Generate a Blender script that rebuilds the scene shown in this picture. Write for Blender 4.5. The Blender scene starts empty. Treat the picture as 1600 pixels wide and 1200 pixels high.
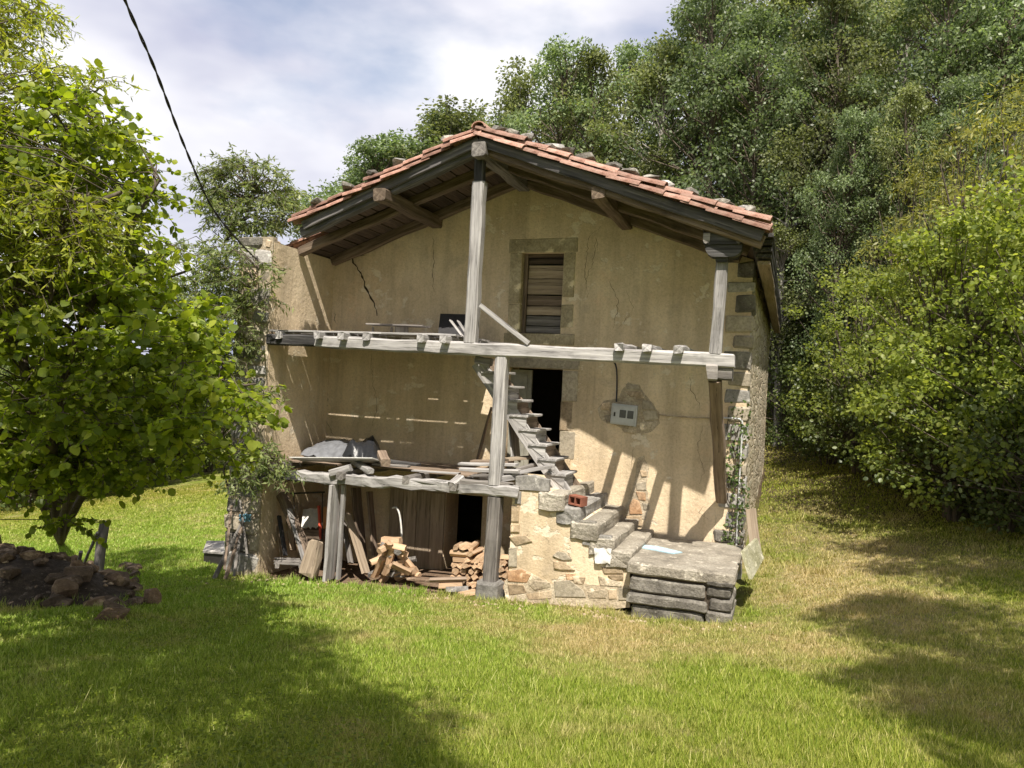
import bpy, bmesh, math, random
import numpy as np
from mathutils import Vector, Matrix, noise as mnoise

R = random.Random(7)
scn = bpy.context.scene
COL = scn.collection

# ------------------------------------------------------------------ camera, sky, sun, exposure
CZ = 1.6
YAW = math.radians(19.5); ROLL = math.radians(2.75); F = 1200.0
cam_d = bpy.data.cameras.new('camera'); cam = bpy.data.objects.new('camera', cam_d); COL.objects.link(cam)
cam_d.sensor_width = 36.0; cam_d.lens = 36.0 * F / 1600.0; cam_d.clip_start = 0.05; cam_d.clip_end = 2000
cam.matrix_world = (Matrix.Translation((0, 0, CZ)) @ Matrix.Rotation(YAW, 4, 'Z') @
                    Matrix.Rotation(math.pi / 2, 4, 'X') @ Matrix.Rotation(ROLL, 4, 'Z'))
scn.camera = cam

SUN = Vector((-0.37, 1.0, -1.62)).normalized()
world = bpy.data.worlds.new('World'); scn.world = world; world.use_nodes = True
nt = world.node_tree; nt.nodes.clear()
def wn(t, **k):
    n = nt.nodes.new(t)
    for a, b in k.items(): setattr(n, a, b)
    return n
wo = wn('ShaderNodeOutputWorld'); sky = wn('ShaderNodeTexSky', sky_type='NISHITA', sun_disc=False)
sky.sun_elevation = math.asin(-SUN.z); sky.sun_rotation = math.atan2(-SUN.x, -SUN.y)
bg1 = wn('ShaderNodeBackground'); bg1.inputs[1].default_value = 0.075
bg2 = wn('ShaderNodeBackground'); bg2.inputs[1].default_value = 0.52
tc = wn('ShaderNodeTexCoord'); mp = wn('ShaderNodeMapping'); mp.inputs['Scale'].default_value = (1.0, 1.0, 2.2)
mp.inputs['Location'].default_value = (0.62, 0.3, 0.1)
nz = wn('ShaderNodeTexNoise'); nz.inputs['Scale'].default_value = 2.6; nz.inputs['Detail'].default_value = 6; nz.inputs['Roughness'].default_value = 0.5
rp = wn('ShaderNodeValToRGB'); rp.color_ramp.elements[0].position = 0.20; rp.color_ramp.elements[1].position = 0.42
nz2 = wn('ShaderNodeTexNoise'); nz2.inputs['Scale'].default_value = 1.9; nz2.inputs['Detail'].default_value = 5
rp2 = wn('ShaderNodeValToRGB'); rp2.color_ramp.elements[0].position = 0.38; rp2.color_ramp.elements[1].position = 0.62
rp2.color_ramp.elements[0].color = (0.42, 0.445, 0.62, 1); rp2.color_ramp.elements[1].color = (1.0, 0.99, 1.02, 1)
mx = wn('ShaderNodeMixShader')
L = nt.links.new
L(tc.outputs['Generated'], mp.inputs[0]); L(mp.outputs[0], nz.inputs['Vector']); L(nz.outputs[0], rp.inputs[0])
L(mp.outputs[0], nz2.inputs['Vector']); L(nz2.outputs[0], rp2.inputs[0]); L(rp2.outputs[0], bg2.inputs[0])
L(sky.outputs[0], bg1.inputs[0]); L(rp.outputs[0], mx.inputs[0]); L(bg1.outputs[0], mx.inputs[1]); L(bg2.outputs[0], mx.inputs[2])
L(mx.outputs[0], wo.inputs[0])

sd = bpy.data.lights.new('sun', 'SUN'); sd.energy = 3.75; sd.angle = math.radians(0.53); sd.color = (1.0, 0.93, 0.82)
so = bpy.data.objects.new('sun', sd); COL.objects.link(so)
so.rotation_euler = SUN.to_track_quat('-Z', 'Y').to_euler(); so.location = (4, -10, 18)
scn.view_settings.view_transform = 'Standard'; scn.view_settings.look = 'None'
scn.view_settings.exposure = 1.1; scn.view_settings.gamma = 1.0
scn.cycles.max_bounces = 5; scn.cycles.diffuse_bounces = 4; scn.cycles.transmission_bounces = 3; scn.cycles.glossy_bounces = 2

# ------------------------------------------------------------------ pixel -> place (photo pixel 1600x1200 onto a real plane)
FW = Vector((-math.sin(YAW), math.cos(YAW), 0)); RT = Vector((math.cos(YAW), math.sin(YAW), 0)); UPV = Vector((0, 0, 1))
def ray(x, y):
    px, py = x - 800, y - 600
    cx = px * math.cos(ROLL) + py * math.sin(ROLL); cu = px * math.sin(ROLL) - py * math.cos(ROLL)
    return FW + RT * (cx / F) + UPV * (cu / F)
def O(): return Vector((0, 0, CZ))
def P(x, y, Y): d = ray(x, y); return O() + d * (Y / d.y)
def PX(x, y, X): d = ray(x, y); return O() + d * (X / d.x)
def PD(x, y, D): return O() + ray(x, y) * D
YF, YB, YR = 9.56, 11.20, 9.27          # front timber plane, recessed wall, verge of the roof
XL0, XL1, XR = -7.85, -7.25, -0.48      # left wall outer / inner face, right corner

# ------------------------------------------------------------------ terrain
ctrl = [(0, 0, 0.0), (-3, 0, -.05), (3, 0, 0.05), (0, 3, -.16), (-3, 3, -.3), (3, 3, 0.0), (0, -6, .3), (6, -6, .6), (-6, -6, .2),
        (-1, 6, -.62), (-4, 6, -.75), (-7, 6, -.95), (2, 6, -.35), (-8, 3, -.75),
        (-7.85, 9.2, -1.5), (-6, 9.3, -1.32), (-3.6, 9.3, -1.22), (-1.7, 9.2, -1.16), (-.5, 9.3, -1.06), (1, 9, -.7), (3.5, 9, -.3),
        (-7.5, 11.2, -1.5), (-4, 11.2, -1.4), (-.3, 11.5, -.92), (0, 14, -.6), (0, 18, -.35), (0, 21, -.2), (2, 14, -.4), (4, 14, -.1),
        (-8.2, 12, -1.6), (-9, 16, -1.7), (-10.5, 21, -1.5), (-14, 12, -2.1), (-18, 18, -2.5), (-22, 16, -3.2), (-12, 9, -1.7), (-16, 6, -1.6),
        (6, 12, .5), (8, 16, 1.0), (6, 20, .9), (9, 8, .8), (2, 26, .8), (10, 28, 3.5), (0, 36, 3.5), (14, 38, 8), (24, 24, 6), (-4, 32, 1.0),
        (-20, 34, -2.0), (-34, 26, -4.0), (-40, 50, -1.0), (-10, 50, 6), (10, 60, 15), (40, 50, 16), (30, 5, 4), (-30, 0, -3), (0, -40, 3), (40, -30, 5), (-40, -30, -2), (60, 90, 22), (-60, 90, 2), (0, 100, 18), (100, 30, 14), (-100, 20, -5), (0, -100, 4)]
_c = np.array(ctrl, float)
def _U(r2): return np.where(r2 > 1e-9, r2 * np.log(np.maximum(r2, 1e-9)) * .5, 0.0)
def _tps():
    n = len(_c); d2 = ((_c[:, None, :2] - _c[None, :, :2]) ** 2).sum(-1)
    A = np.zeros((n + 3, n + 3)); A[:n, :n] = _U(d2) + np.eye(n) * 1.5
    A[:n, n] = 1; A[:n, n + 1:] = _c[:, :2]; A[n, :n] = 1; A[n + 1:, :n] = _c[:, :2].T
    return np.linalg.solve(A, np.concatenate([_c[:, 2], np.zeros(3)]))
_w = _tps()
def gz_np(x, y):
    x = np.clip(np.asarray(x, float), -130, 130); y = np.clip(np.asarray(y, float), -130, 130)
    sh = x.shape; x = x.ravel(); y = y.ravel()
    out = np.empty_like(x); n = len(_c)
    for i in range(0, len(x), 200000):
        s = slice(i, i + 200000)
        d2 = (x[s, None] - _c[None, :, 0]) ** 2 + (y[s, None] - _c[None, :, 1]) ** 2
        out[s] = _U(d2) @ _w[:n] + _w[n] + _w[n + 1] * x[s] + _w[n + 2] * y[s]
    out += .025 * np.sin(x * 1.7 + .6 * y) * np.cos(y * 1.3 - .4 * x)
    return out.reshape(sh)
def gz(x, y): return float(gz_np(np.array([x]), np.array([y]))[0])
def G(x, y, far=60.0):
    d = ray(x, y); t = 1.5
    while t < far:
        p = O() + d * t
        if p.z < gz(p.x, p.y): break
        t += .1
    p = O() + d * t; p.z = gz(p.x, p.y); return p

# ------------------------------------------------------------------ material helpers
def new_mat(name):
    m = bpy.data.materials.new(name); m.use_nodes = True; n = m.node_tree; n.nodes.clear()
    out = n.nodes.new('ShaderNodeOutputMaterial'); b = n.nodes.new('ShaderNodeBsdfPrincipled'); n.links.new(b.outputs[0], out.inputs[0])
    b.inputs['Roughness'].default_value = .9; b.inputs['Specular IOR Level'].default_value = .25
    return m, n, b, out
def nd(n, t, **k):
    x = n.nodes.new(t)
    for a, v in k.items():
        if a in x.inputs.keys(): x.inputs[a].default_value = v
        else: setattr(x, a, v)
    return x
def tex(n, scale=5, detail=5, rough=.55, stretch=(1, 1, 1), coord='Object', kind='ShaderNodeTexNoise', loc=(0, 0, 0)):
    key = 'tc_' + coord
    c = n.nodes.get(key) or nd(n, 'ShaderNodeNewGeometry' if coord == 'Position' else 'ShaderNodeTexCoord'); c.name = key
    m = nd(n, 'ShaderNodeMapping'); m.inputs['Scale'].default_value = stretch; m.inputs['Location'].default_value = loc
    t = n.nodes.new(kind); t.inputs['Scale'].default_value = scale
    if kind == 'ShaderNodeTexNoise': t.inputs['Detail'].default_value = detail; t.inputs['Roughness'].default_value = rough
    n.links.new(c.outputs[coord], m.inputs[0]); n.links.new(m.outputs[0], t.inputs['Vector'])
    return t.outputs[0]
def ramp(n, fac, stops):
    r = nd(n, 'ShaderNodeValToRGB'); e = r.color_ramp.elements
    while len(e) < len(stops): e.new(.5)
    for q, (p, c) in zip(e, stops):
        q.position = p; q.color = (c, c, c, 1) if isinstance(c, (int, float)) else (*c, 1)
    n.links.new(fac, r.inputs[0]); return r.outputs[0]
def mixc(n, fac, a, b, mode='MIX'):
    m = nd(n, 'ShaderNodeMix', data_type='RGBA', blend_type=mode)
    for i, v in ((0, fac), (6, a), (7, b)):
        if hasattr(v, 'is_linked') or hasattr(v, 'links'): n.links.new(v, m.inputs[i])
        elif i == 0: m.inputs[0].default_value = v
        else: m.inputs[i].default_value = (*v, 1)
    return m.outputs[2]
def bump(n, b, h, strength=.4, dist=.02):
    x = nd(n, 'ShaderNodeBump'); x.inputs['Strength'].default_value = strength; x.inputs['Distance'].default_value = dist
    n.links.new(h, x.inputs['Height']); n.links.new(x.outputs[0], b.inputs['Normal'])
def per_object(n, col, lo=.75, hi=1.2):
    oi = nd(n, 'ShaderNodeObjectInfo'); r = ramp(n, oi.outputs['Random'], [(0, lo), (1, hi)])
    return mixc(n, 1.0, col, r, 'MULTIPLY')

def stone_mat(name, c1, c2, c3, scale=3, bs=.5, coord='Object', vary=(.72, 1.2), lichk=1.5):
    m, n, b, o = new_mat(name)
    col = ramp(n, tex(n, scale, 6, .6, coord=coord), [(.3, c1), (.5, c2), (.72, c3)])
    sp = ramp(n, tex(n, scale * 9, 4, .7, coord=coord), [(.35, .62), (.6, 1.1)])
    col = mixc(n, .8, col, sp, 'MULTIPLY'); lich = ramp(n, tex(n, scale * 1.7, 7, .65, coord=coord, loc=(3, 1, 7)), [(.58, 0), (.68, 1)])
    col = mixc(n, lich, col, tuple(min(1, x * lichk + .03) for x in c3))
    col = per_object(n, col, *vary)
    n.links.new(col, b.inputs['Base Color']); bump(n, b, tex(n, scale * 6, 7, .7, coord=coord), bs, .03); return m
def wood_mat(name, c1, c2, c3, bs=.5, vary=(.8, 1.15), rough=.85, dark_spots=True):
    m, n, b, o = new_mat(name)
    g = tex(n, 1.0, 6, .65, (1.2, 26, 26)); g2 = tex(n, 1.0, 5, .6, (.6, 7, 7), loc=(4, 2, 1)); g3 = tex(n, 2.2, 5, .6, (1, 1.5, 1.5), loc=(9, 1, 3))
    col = ramp(n, g, [(.28, c1), (.5, c2), (.72, c3)])
    col = mixc(n, .7, col, ramp(n, g2, [(.3, .6), (.6, 1.1)]), 'MULTIPLY')
    if dark_spots: col = mixc(n, .75, col, ramp(n, g3, [(.28, .35), (.45, 1.0), (.7, 1.1)]), 'MULTIPLY')
    col = mixc(n, 1.0, col, ramp(n, tex(n, 1.0, 3, .8, (1.5, 60, 60), loc=(2, 8, 5)), [(.33, .25), (.42, 1)]), 'MULTIPLY')
    col = per_object(n, col, *vary)
    n.links.new(col, b.inputs['Base Color']); b.inputs['Roughness'].default_value = rough; bump(n, b, g, bs, .012); return m
def plain_mat(name, c, rough=.6, var=.15, metallic=0, scale=14, bs=.1):
    m, n, b, o = new_mat(name)
    col = ramp(n, tex(n, scale, 5, .6), [(.3, tuple(x * (1 - var) for x in c)), (.7, tuple(min(1, x * (1 + var)) for x in c))])
    col = mixc(n, .6, col, ramp(n, tex(n, 3, 6, .7), [(.3, .6), (.55, 1.05)]), 'MULTIPLY')
    n.links.new(col, b.inputs['Base Color']); b.inputs['Roughness'].default_value = rough; b.inputs['Metallic'].default_value = metallic
    bump(n, b, tex(n, scale * 3, 4), bs, .01); return m
def leaf_mat(name, dark, mid, light, trans=.42, tcol=None, rough=.5, treevar=(.8, 1.15)):
    m, n, b, out = new_mat(name)
    g = nd(n, 'ShaderNodeNewGeometry')
    col = ramp(n, g.outputs['Random Per Island'], [(.0, dark), (.5, mid), (1, light)])
    big = ramp(n, tex(n, .55, 3, .5, coord='Position'), [(.35, .78), (.65, 1.18)])
    col = mixc(n, 1.0, col, big, 'MULTIPLY'); col = per_object(n, col, *treevar)
    n.links.new(col, b.inputs['Base Color']); b.inputs['Roughness'].default_value = rough; b.inputs['Specular IOR Level'].default_value = .3
    t = nd(n, 'ShaderNodeBsdfTranslucent'); tc2 = mixc(n, 1.0, col, tcol or (1.5, 1.6, .55), 'MULTIPLY'); n.links.new(tc2, t.inputs[0])
    s = nd(n, 'ShaderNodeMixShader'); s.inputs[0].default_value = trans
    n.links.new(b.outputs[0], s.inputs[1]); n.links.new(t.outputs[0], s.inputs[2]); n.links.new(s.outputs[0], out.inputs[0]); return m

# plaster: ochre limewash, stains, streaks, flaked pale areas
def plaster_mat(name, flake=.0):
    m, n, b, o = new_mat(name)
    col = ramp(n, tex(n, .8, 6, .6, coord='Position'), [(.28, (.55, .43, .285)), (.5, (.67, .54, .375)), (.72, (.76, .635, .465))])
    col = mixc(n, .7, col, ramp(n, tex(n, 1.0, 6, .65, (3.2, 3.2, .35), 'Position'), [(.32, .66), (.56, 1.05)]), 'MULTIPLY')
    col = mixc(n, ramp(n, tex(n, 2.3, 7, .6, coord='Position', loc=(5, 2, 8)), [(.6, 0), (.72, .55)]), col, (.42, .345, .255))
    col = mixc(n, ramp(n, tex(n, 1.4, 7, .6, coord='Position', loc=(1, 7, 2)), [(.6, 0), (.7, .45)]), col, (.68, .47, .31))
    pale = ramp(n, tex(n, 3.0, 8, .62, (1, 1, 1.3), 'Position', loc=(2, 3, 3.3)), [(.60 - flake, 0), (.63 - flake, .8)])
    col = mixc(n, pale, col, (.76, .67, .53))
    run = ramp(n, tex(n, 1.0, 5, .6, (9, 9, .22), 'Position', loc=(7, 1, 4)), [(.60, 0), (.74, .38)])          # water runs
    col = mixc(n, run, col, (.33, .27, .20))
    col = mixc(n, .55, col, ramp(n, tex(n, 38, 4, .7, coord='Position'), [(.34, .7), (.55, 1.03)]), 'MULTIPLY')
    n.links.new(col, b.inputs['Base Color']); b.inputs['Roughness'].default_value = .95; b.inputs['Specular IOR Level'].default_value = .1
    h = mixc(n, .35, tex(n, 5, 7, .6, coord='Position'), pale, 'SUBTRACT'); h2 = mixc(n, .4, h, tex(n, 22, 6, .7, coord='Position')); bump(n, b, h2, .75, .035); return m

M = {}
M['plaster'] = plaster_mat('ochre_plaster'); M['plaster2'] = plaster_mat('flaking_plaster', .07)
M['stone'] = stone_mat('grey_stone', (.17, .16, .15), (.28, .265, .245), (.38, .36, .33))
M['stone_d'] = stone_mat('dark_lichen_stone', (.085, .077, .066), (.18, .165, .142), (.30, .28, .24), 4, .9)
M['tan'] = stone_mat('tan_sandstone', (.30, .22, .14), (.42, .32, .21), (.52, .42, .30))
M['orange'] = stone_mat('orange_sandstone', (.36, .20, .10), (.46, .28, .16), (.52, .36, .23))
M['mortar'] = stone_mat('old_mortar', (.34, .27, .19), (.48, .40, .29), (.58, .50, .38), 4, .7)
M['jamb'] = stone_mat('dressed_stone', (.26, .22, .16), (.38, .33, .25), (.46, .40, .31), 2.5)
M['step'] = stone_mat('worn_beige_step_stone', (.20, .178, .145), (.33, .295, .24), (.45, .41, .34), 4, .9, vary=(.85, 1.12))
M['frameup'] = stone_mat('mossy_dressed_stone', (.30, .25, .155), (.42, .355, .235), (.50, .43, .30), 3, vary=(.85, 1.1))
M['rock'] = stone_mat('brown_rock', (.07, .05, .034), (.13, .092, .06), (.20, .145, .10), 4, .9)
M['rockl'] = stone_mat('ochre_rock', (.14, .09, .05), (.22, .15, .09), (.30, .22, .14), 4, .9)
M['slab'] = stone_mat('mossy_slab', (.16, .155, .085), (.25, .24, .155), (.35, .335, .25), 5)
M['grey'] = wood_mat('silver_weathered_wood', (.15, .14, .135), (.37, .352, .342), (.56, .54, .525))
M['greyd'] = wood_mat('dark_weathered_wood', (.10, .09, .082), (.22, .20, .185), (.35, .325, .30))
M['black'] = wood_mat('blackened_shaded_wood', (.022, .021, .022), (.055, .052, .052), (.15, .145, .14))  # black timber ends; the bolster's shade is also in this colour
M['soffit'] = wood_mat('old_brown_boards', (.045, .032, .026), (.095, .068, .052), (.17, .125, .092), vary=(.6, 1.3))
M['raft'] = wood_mat('brown_rafter', (.07, .05, .035), (.15, .11, .08), (.26, .20, .145))
M['barge'] = wood_mat('dark_verge_board', (.05, .047, .047), (.105, .098, .098), (.22, .205, .20))
M['brown'] = wood_mat('brown_plank', (.13, .095, .07), (.24, .18, .135), (.36, .28, .215))
M['tanw'] = wood_mat('pale_brown_board', (.26, .20, .145), (.38, .30, .22), (.48, .40, .30), dark_spots=False)
M['log'] = wood_mat('split_firewood', (.36, .225, .13), (.52, .35, .22), (.63, .47, .33), vary=(.65, 1.2), dark_spots=False)
M['bark'] = stone_mat('log_bark', (.10, .09, .08), (.20, .185, .17), (.33, .31, .29), 12, .9)
M['tile'] = stone_mat('terracotta', (.20, .11, .08), (.40, .22, .165), (.53, .35, .28), 7, .6, vary=(.5, 1.25), lichk=.75)
M['plastic'] = plain_mat('black_plastic', (.022, .023, .026), .28, .2, bs=.3)
M['tarpgrey'] = plain_mat('grey_plastic_sheet', (.16, .165, .18), .35, .2)
M['white'] = plain_mat('white_paint', (.72, .70, .67), .6)
M['box'] = plain_mat('meter_box_plastic', (.50, .51, .51), .45, .06)
M['glassd'] = plain_mat('dark_meter_glass', (.10, .10, .105), .15, .1)
M['cable'] = plain_mat('black_cable', (.035, .033, .04), .5)
M['pipe'] = plain_mat('grey_conduit', (.52, .52, .52), .45)
M['red'] = plain_mat('red_plastic', (.62, .10, .06), .5)
M['orng'] = plain_mat('orange_board', (.55, .28, .12), .6)
M['brick'] = plain_mat('red_brick', (.26, .10, .065), .85)
M['blue'] = plain_mat('blue_rope', (.13, .27, .36), .8)
M['sky_b'] = plain_mat('pale_blue_paint', (.42, .60, .68), .8)
M['darkbrd'] = plain_mat('dark_panel', (.035, .034, .036), .6)
M['doorgrey'] = plain_mat('grey_door_paint', (.27, .26, .22), .7)
M['crack'] = plain_mat('crack_shadow', (.06, .045, .03), 1.0)
M['soil'] = stone_mat('bare_soil', (.16, .10, .065), (.25, .17, .115), (.33, .24, .17), 4, .8)
M['humus0'] = stone_mat('packed_dirt', (.05, .04, .03), (.09, .07, .05), (.14, .11, .08), 8, .9)
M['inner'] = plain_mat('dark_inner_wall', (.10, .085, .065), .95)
M['metal'] = plain_mat('rusty_dark_metal', (.06, .055, .05), .6, metallic=.5)
M['pitch'] = plain_mat('pale_fibre_sheet', (.55, .54, .52), .8)

def tree_bark(name, a, b_, c):
    m, n, b, o = new_mat(name)
    col = ramp(n, tex(n, 1.0, 6, .65, (9, 9, 2), 'Position'), [(.3, a), (.5, b_), (.7, c)])
    n.links.new(col, b.inputs['Base Color']); bump(n, b, tex(n, 1, 6, .7, (30, 30, 6), 'Position'), .6, .02); return m
M['bark_b'] = tree_bark('brown_bark', (.05, .04, .03), (.10, .08, .06), (.17, .14, .11))
M['bark_g'] = tree_bark('pale_grey_bark', (.14, .125, .105), (.25, .23, .20), (.38, .36, .32))

# ------------------------------------------------------------------ object helpers
LOC = {}
def link(o, parent=None):
    COL.objects.link(o)
    if parent is not None:
        o.parent = parent; o.matrix_parent_inverse = LOC[parent.name].inverted()
    LOC[o.name] = o.matrix_basis.copy()
    return o
def setk(o, label=None, cat=None, group=None, kind=None):
    for k, v in (('label', label), ('category', cat), ('group', group), ('kind', kind)):
        if v: o[k] = v
    return o
def thing(name, label, cat, loc, group=None):
    o = bpy.data.objects.new(name, None); o.empty_display_size = .2; o.location = loc
    o.matrix_basis = Matrix.Translation(loc); link(o); return setk(o, label, cat, group)
def mesh_obj(name, verts, faces, mat, parent=None, mw=None, smooth=False):
    me = bpy.data.meshes.new(name); me.from_pydata([tuple(v) for v in verts], [], faces); me.update()
    return data_obj(name, me, mat, parent, mw, smooth)
def data_obj(name, me, mat, parent=None, mw=None, smooth=False):
    if mat is not None and not me.materials: me.materials.append(mat)
    if smooth: me.polygons.foreach_set('use_smooth', [True] * len(me.polygons))
    o = bpy.data.objects.new(name, me)
    if mw is not None: o.matrix_basis = mw
    return link(o, parent)
def bm_obj(name, bm, mat, parent=None, mw=None, smooth=False):
    bmesh.ops.recalc_face_normals(bm, faces=bm.faces[:])
    me = bpy.data.meshes.new(name); bm.to_mesh(me); bm.free()
    return data_obj(name, me, mat, parent, mw, smooth)
def np_mesh(name, v, f, mat, parent=None, smooth=False, mw=None):
    v = np.ascontiguousarray(v, np.float32); f = np.ascontiguousarray(f, np.int32); k = f.shape[1]
    me = bpy.data.meshes.new(name); me.vertices.add(len(v)); me.vertices.foreach_set('co', v.ravel())
    me.loops.add(f.size); me.loops.foreach_set('vertex_index', f.ravel()); me.polygons.add(len(f))
    me.polygons.foreach_set('loop_start', np.arange(0, f.size, k, dtype=np.int32)); me.update(calc_edges=True)
    return data_obj(name, me, mat, parent, mw, smooth)
def frame(a, b, roll=0.0, up=(0, 0, 1)):
    a = Vector(a); x = (Vector(b) - a); l = x.length; x.normalize(); u = Vector(up)
    if abs(x.dot(u)) > .97: u = Vector((0, -1, 0))
    y = u.cross(x).normalized(); z = x.cross(y)
    m = Matrix((x, y, z)).transposed().to_4x4(); m.translation = a
    return m @ Matrix.Rotation(roll, 4, 'X'), l
def timber(name, a, b, w, h, mat, parent=None, jit=.008, seed=None, roll=0.0, taper=1.0, up=(0, 0, 1), bow=0.0, seg=None, ragged=0.0):
    """a hewn beam or board from a to b: local X is its length; w across, h high"""
    m, l = frame(a, b, roll, up); r = random.Random(seed if seed is not None else R.random())
    n = seg or max(2, min(14, int(l / .35) + 1)); c = min(w, h) * .13
    prof = [(-w/2 + c, -h/2), (w/2 - c, -h/2), (w/2, -h/2 + c), (w/2, h/2 - c), (w/2 - c, h/2), (-w/2 + c, h/2), (-w/2, h/2 - c), (-w/2, -h/2 + c)]
    vs, fs = [], []; j = min(jit, min(w, h) * .12)
    for i in range(n + 1):
        t = i / n; s = 1 + (taper - 1) * t; oy, oz = r.uniform(-j, j), r.uniform(-j, j) + bow * math.sin(math.pi * t)
        for (py, pz) in prof:
            ex = r.uniform(-ragged, ragged) if i in (0, n) else 0
            vs.append((l * t + ex, py * s + oy + r.uniform(-j, j) * .6, pz * s + oz + r.uniform(-j, j) * .6))
    for i in range(n):
        for k in range(8):
            a0, b0 = i * 8 + k, i * 8 + (k + 1) % 8; fs.append((a0, b0, b0 + 8, a0 + 8))
    fs.append(tuple(range(7, -1, -1))); fs.append(tuple(n * 8 + k for k in range(8)))
    return mesh_obj(name, vs, fs, mat, parent, m)
def block(name, lo, hi, mat, parent=None, jit=.02, bev=.015, seed=None, rotz=0):
    """a stone block with chipped edges"""
    r = random.Random(seed if seed is not None else R.random()); lo = Vector(lo); hi = Vector(hi); c = (lo + hi) / 2; s = (hi - lo) / 2
    bm = bmesh.new(); bmesh.ops.create_cube(bm, size=2)
    for v in bm.verts: v.co = Vector((v.co.x * s.x, v.co.y * s.y, v.co.z * s.z)) + Vector((r.uniform(-1, 1), r.uniform(-1, 1), r.uniform(-1, 1))) * jit
    bmesh.ops.bevel(bm, geom=bm.edges[:], offset=min(bev, min(s) * .6), segments=1, affect='EDGES')
    for v in bm.verts: v.co += Vector((r.uniform(-1, 1), r.uniform(-1, 1), r.uniform(-1, 1))) * bev * .45
    return bm_obj(name, bm, mat, parent, Matrix.Translation(c) @ Matrix.Rotation(rotz, 4, 'Z'))
def rough_block(name, lo, hi, mat, parent=None, amp=.014, seed=0, cuts=3):
    """a large hand-cut stone: subdivided, rounded and chipped"""
    lo = Vector(lo); hi = Vector(hi); c = (lo + hi) / 2; s = (hi - lo) / 2; bm = bmesh.new(); bmesh.ops.create_cube(bm, size=2)
    for v in bm.verts: v.co = Vector((v.co.x * s.x, v.co.y * s.y, v.co.z * s.z))
    bmesh.ops.bevel(bm, geom=bm.edges[:], offset=min(.022, min(s) * .5), segments=1, affect='EDGES')
    bmesh.ops.subdivide_edges(bm, edges=[e for e in bm.edges if e.calc_length() > .12], cuts=cuts, use_grid_fill=True)
    for v in bm.verts:
        q = v.co + c; k = Vector((mnoise.noise(q * 5 + Vector((seed, 0, 0))), mnoise.noise(q * 5 + Vector((9, seed, 0))), mnoise.noise(q * 6 + Vector((0, 4, seed))))); v.co += k * amp + Vector((0, 0, mnoise.noise(q * 17))) * amp * .5 + Vector((mnoise.noise(q * 23 + Vector((3, 0, 0))), mnoise.noise(q * 21), 0)) * amp * .5
    return bm_obj(name, bm, mat, parent, Matrix.Translation(c))
def rock(name, c, size, mat, parent=None, seed=None, rot=None, n=22):
    r = random.Random(seed if seed is not None else R.random()); bm = bmesh.new()
    for i in range(n):
        v = Vector((r.gauss(0, 1), r.gauss(0, 1), r.gauss(0, 1))).normalized(); k = max(abs(v.x), abs(v.y), abs(v.z)); v = v * (.55 + .45 / k * .75) * r.uniform(.85, 1.05)
        bm.verts.new((v.x * size[0] / 2, v.y * size[1] / 2, v.z * size[2] / 2))
    res = bmesh.ops.convex_hull(bm, input=bm.verts[:])
    bmesh.ops.delete(bm, geom=[e for e in res['geom_interior'] if isinstance(e, bmesh.types.BMVert)], context='VERTS')
    mw = Matrix.Translation(c) @ Matrix.Rotation(rot if rot is not None else r.uniform(0, 6.3), 4, 'Z')
    return bm_obj(name, bm, mat, parent, mw)
def prism(name, pts, depth, mat, parent=None, direction=(0, 1, 0), bevel=0.0, jit=0.0, seed=1):
    """a flat outline in 3D given thickness along direction"""
    r = random.Random(seed); d = Vector(direction) * depth; n = len(pts); vs = [Vector(p) for p in pts]
    c = sum(vs, Vector()) / n
    if bevel: f0 = [p + (c - p).normalized() * min(bevel, (c - p).length * .4) + Vector(direction) * (-bevel * .5) + Vector((r.uniform(-jit, jit), r.uniform(-jit, jit) * .5, r.uniform(-jit, jit))) for p in vs]
    else: f0 = vs
    V = list(f0) + ([*vs] if bevel else []) + [p + d for p in vs]; k = 3 if bevel else 2; Fc = [tuple(range(n))]
    for q in range(k - 1):
        for i in range(n): j = (i + 1) % n; Fc.append((q * n + i, (q + 1) * n + i, (q + 1) * n + j, q * n + j))
    Fc.append(tuple((k - 1) * n + i for i in range(n - 1, -1, -1)))
    bm = bmesh.new(); bv = [bm.verts.new(v) for v in V]
    for f in Fc: bm.faces.new([bv[i] for i in f])
    return bm_obj(name, bm, mat, parent)
def tube_np(paths, sides=6):
    """paths: list of (points Nx3, radii N) -> verts, quads"""
    VV, FF, off = [], [], 0; ang = np.linspace(0, 2 * np.pi, sides, endpoint=False)
    for pts, rad in paths:
        pts = np.asarray(pts, float); n = len(pts); t = np.gradient(pts, axis=0); t /= np.linalg.norm(t, axis=1)[:, None] + 1e-9
        ref = np.where(np.abs(t[:, 2:3]) > .9, np.array([[1., 0, 0]]), np.array([[0., 0, 1.]]))
        if n > 1: ref = np.repeat(ref[:1], n, 0)
        u = np.cross(ref, t); u /= np.linalg.norm(u, axis=1)[:, None] + 1e-9; w = np.cross(t, u)
        ring = pts[:, None] + (np.cos(ang)[None, :, None] * u[:, None] + np.sin(ang)[None, :, None] * w[:, None]) * np.asarray(rad, float)[:, None, None]
        VV.append(ring.reshape(-1, 3)); i = np.arange(n - 1)[:, None] * sides; k = np.arange(sides)[None]; k2 = (k + 1) % sides
        FF.append(np.stack([i + k, i + k2, i + k2 + sides, i + k + sides], -1).reshape(-1, 4) + off); off += n * sides
    return np.concatenate(VV), np.concatenate(FF)
def pipe(name, pts, r, mat, parent=None, sides=8):
    v, f = tube_np([([tuple(p) for p in pts], [r] * len(pts))], sides); return np_mesh(name, v, f, mat, parent, True)
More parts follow.
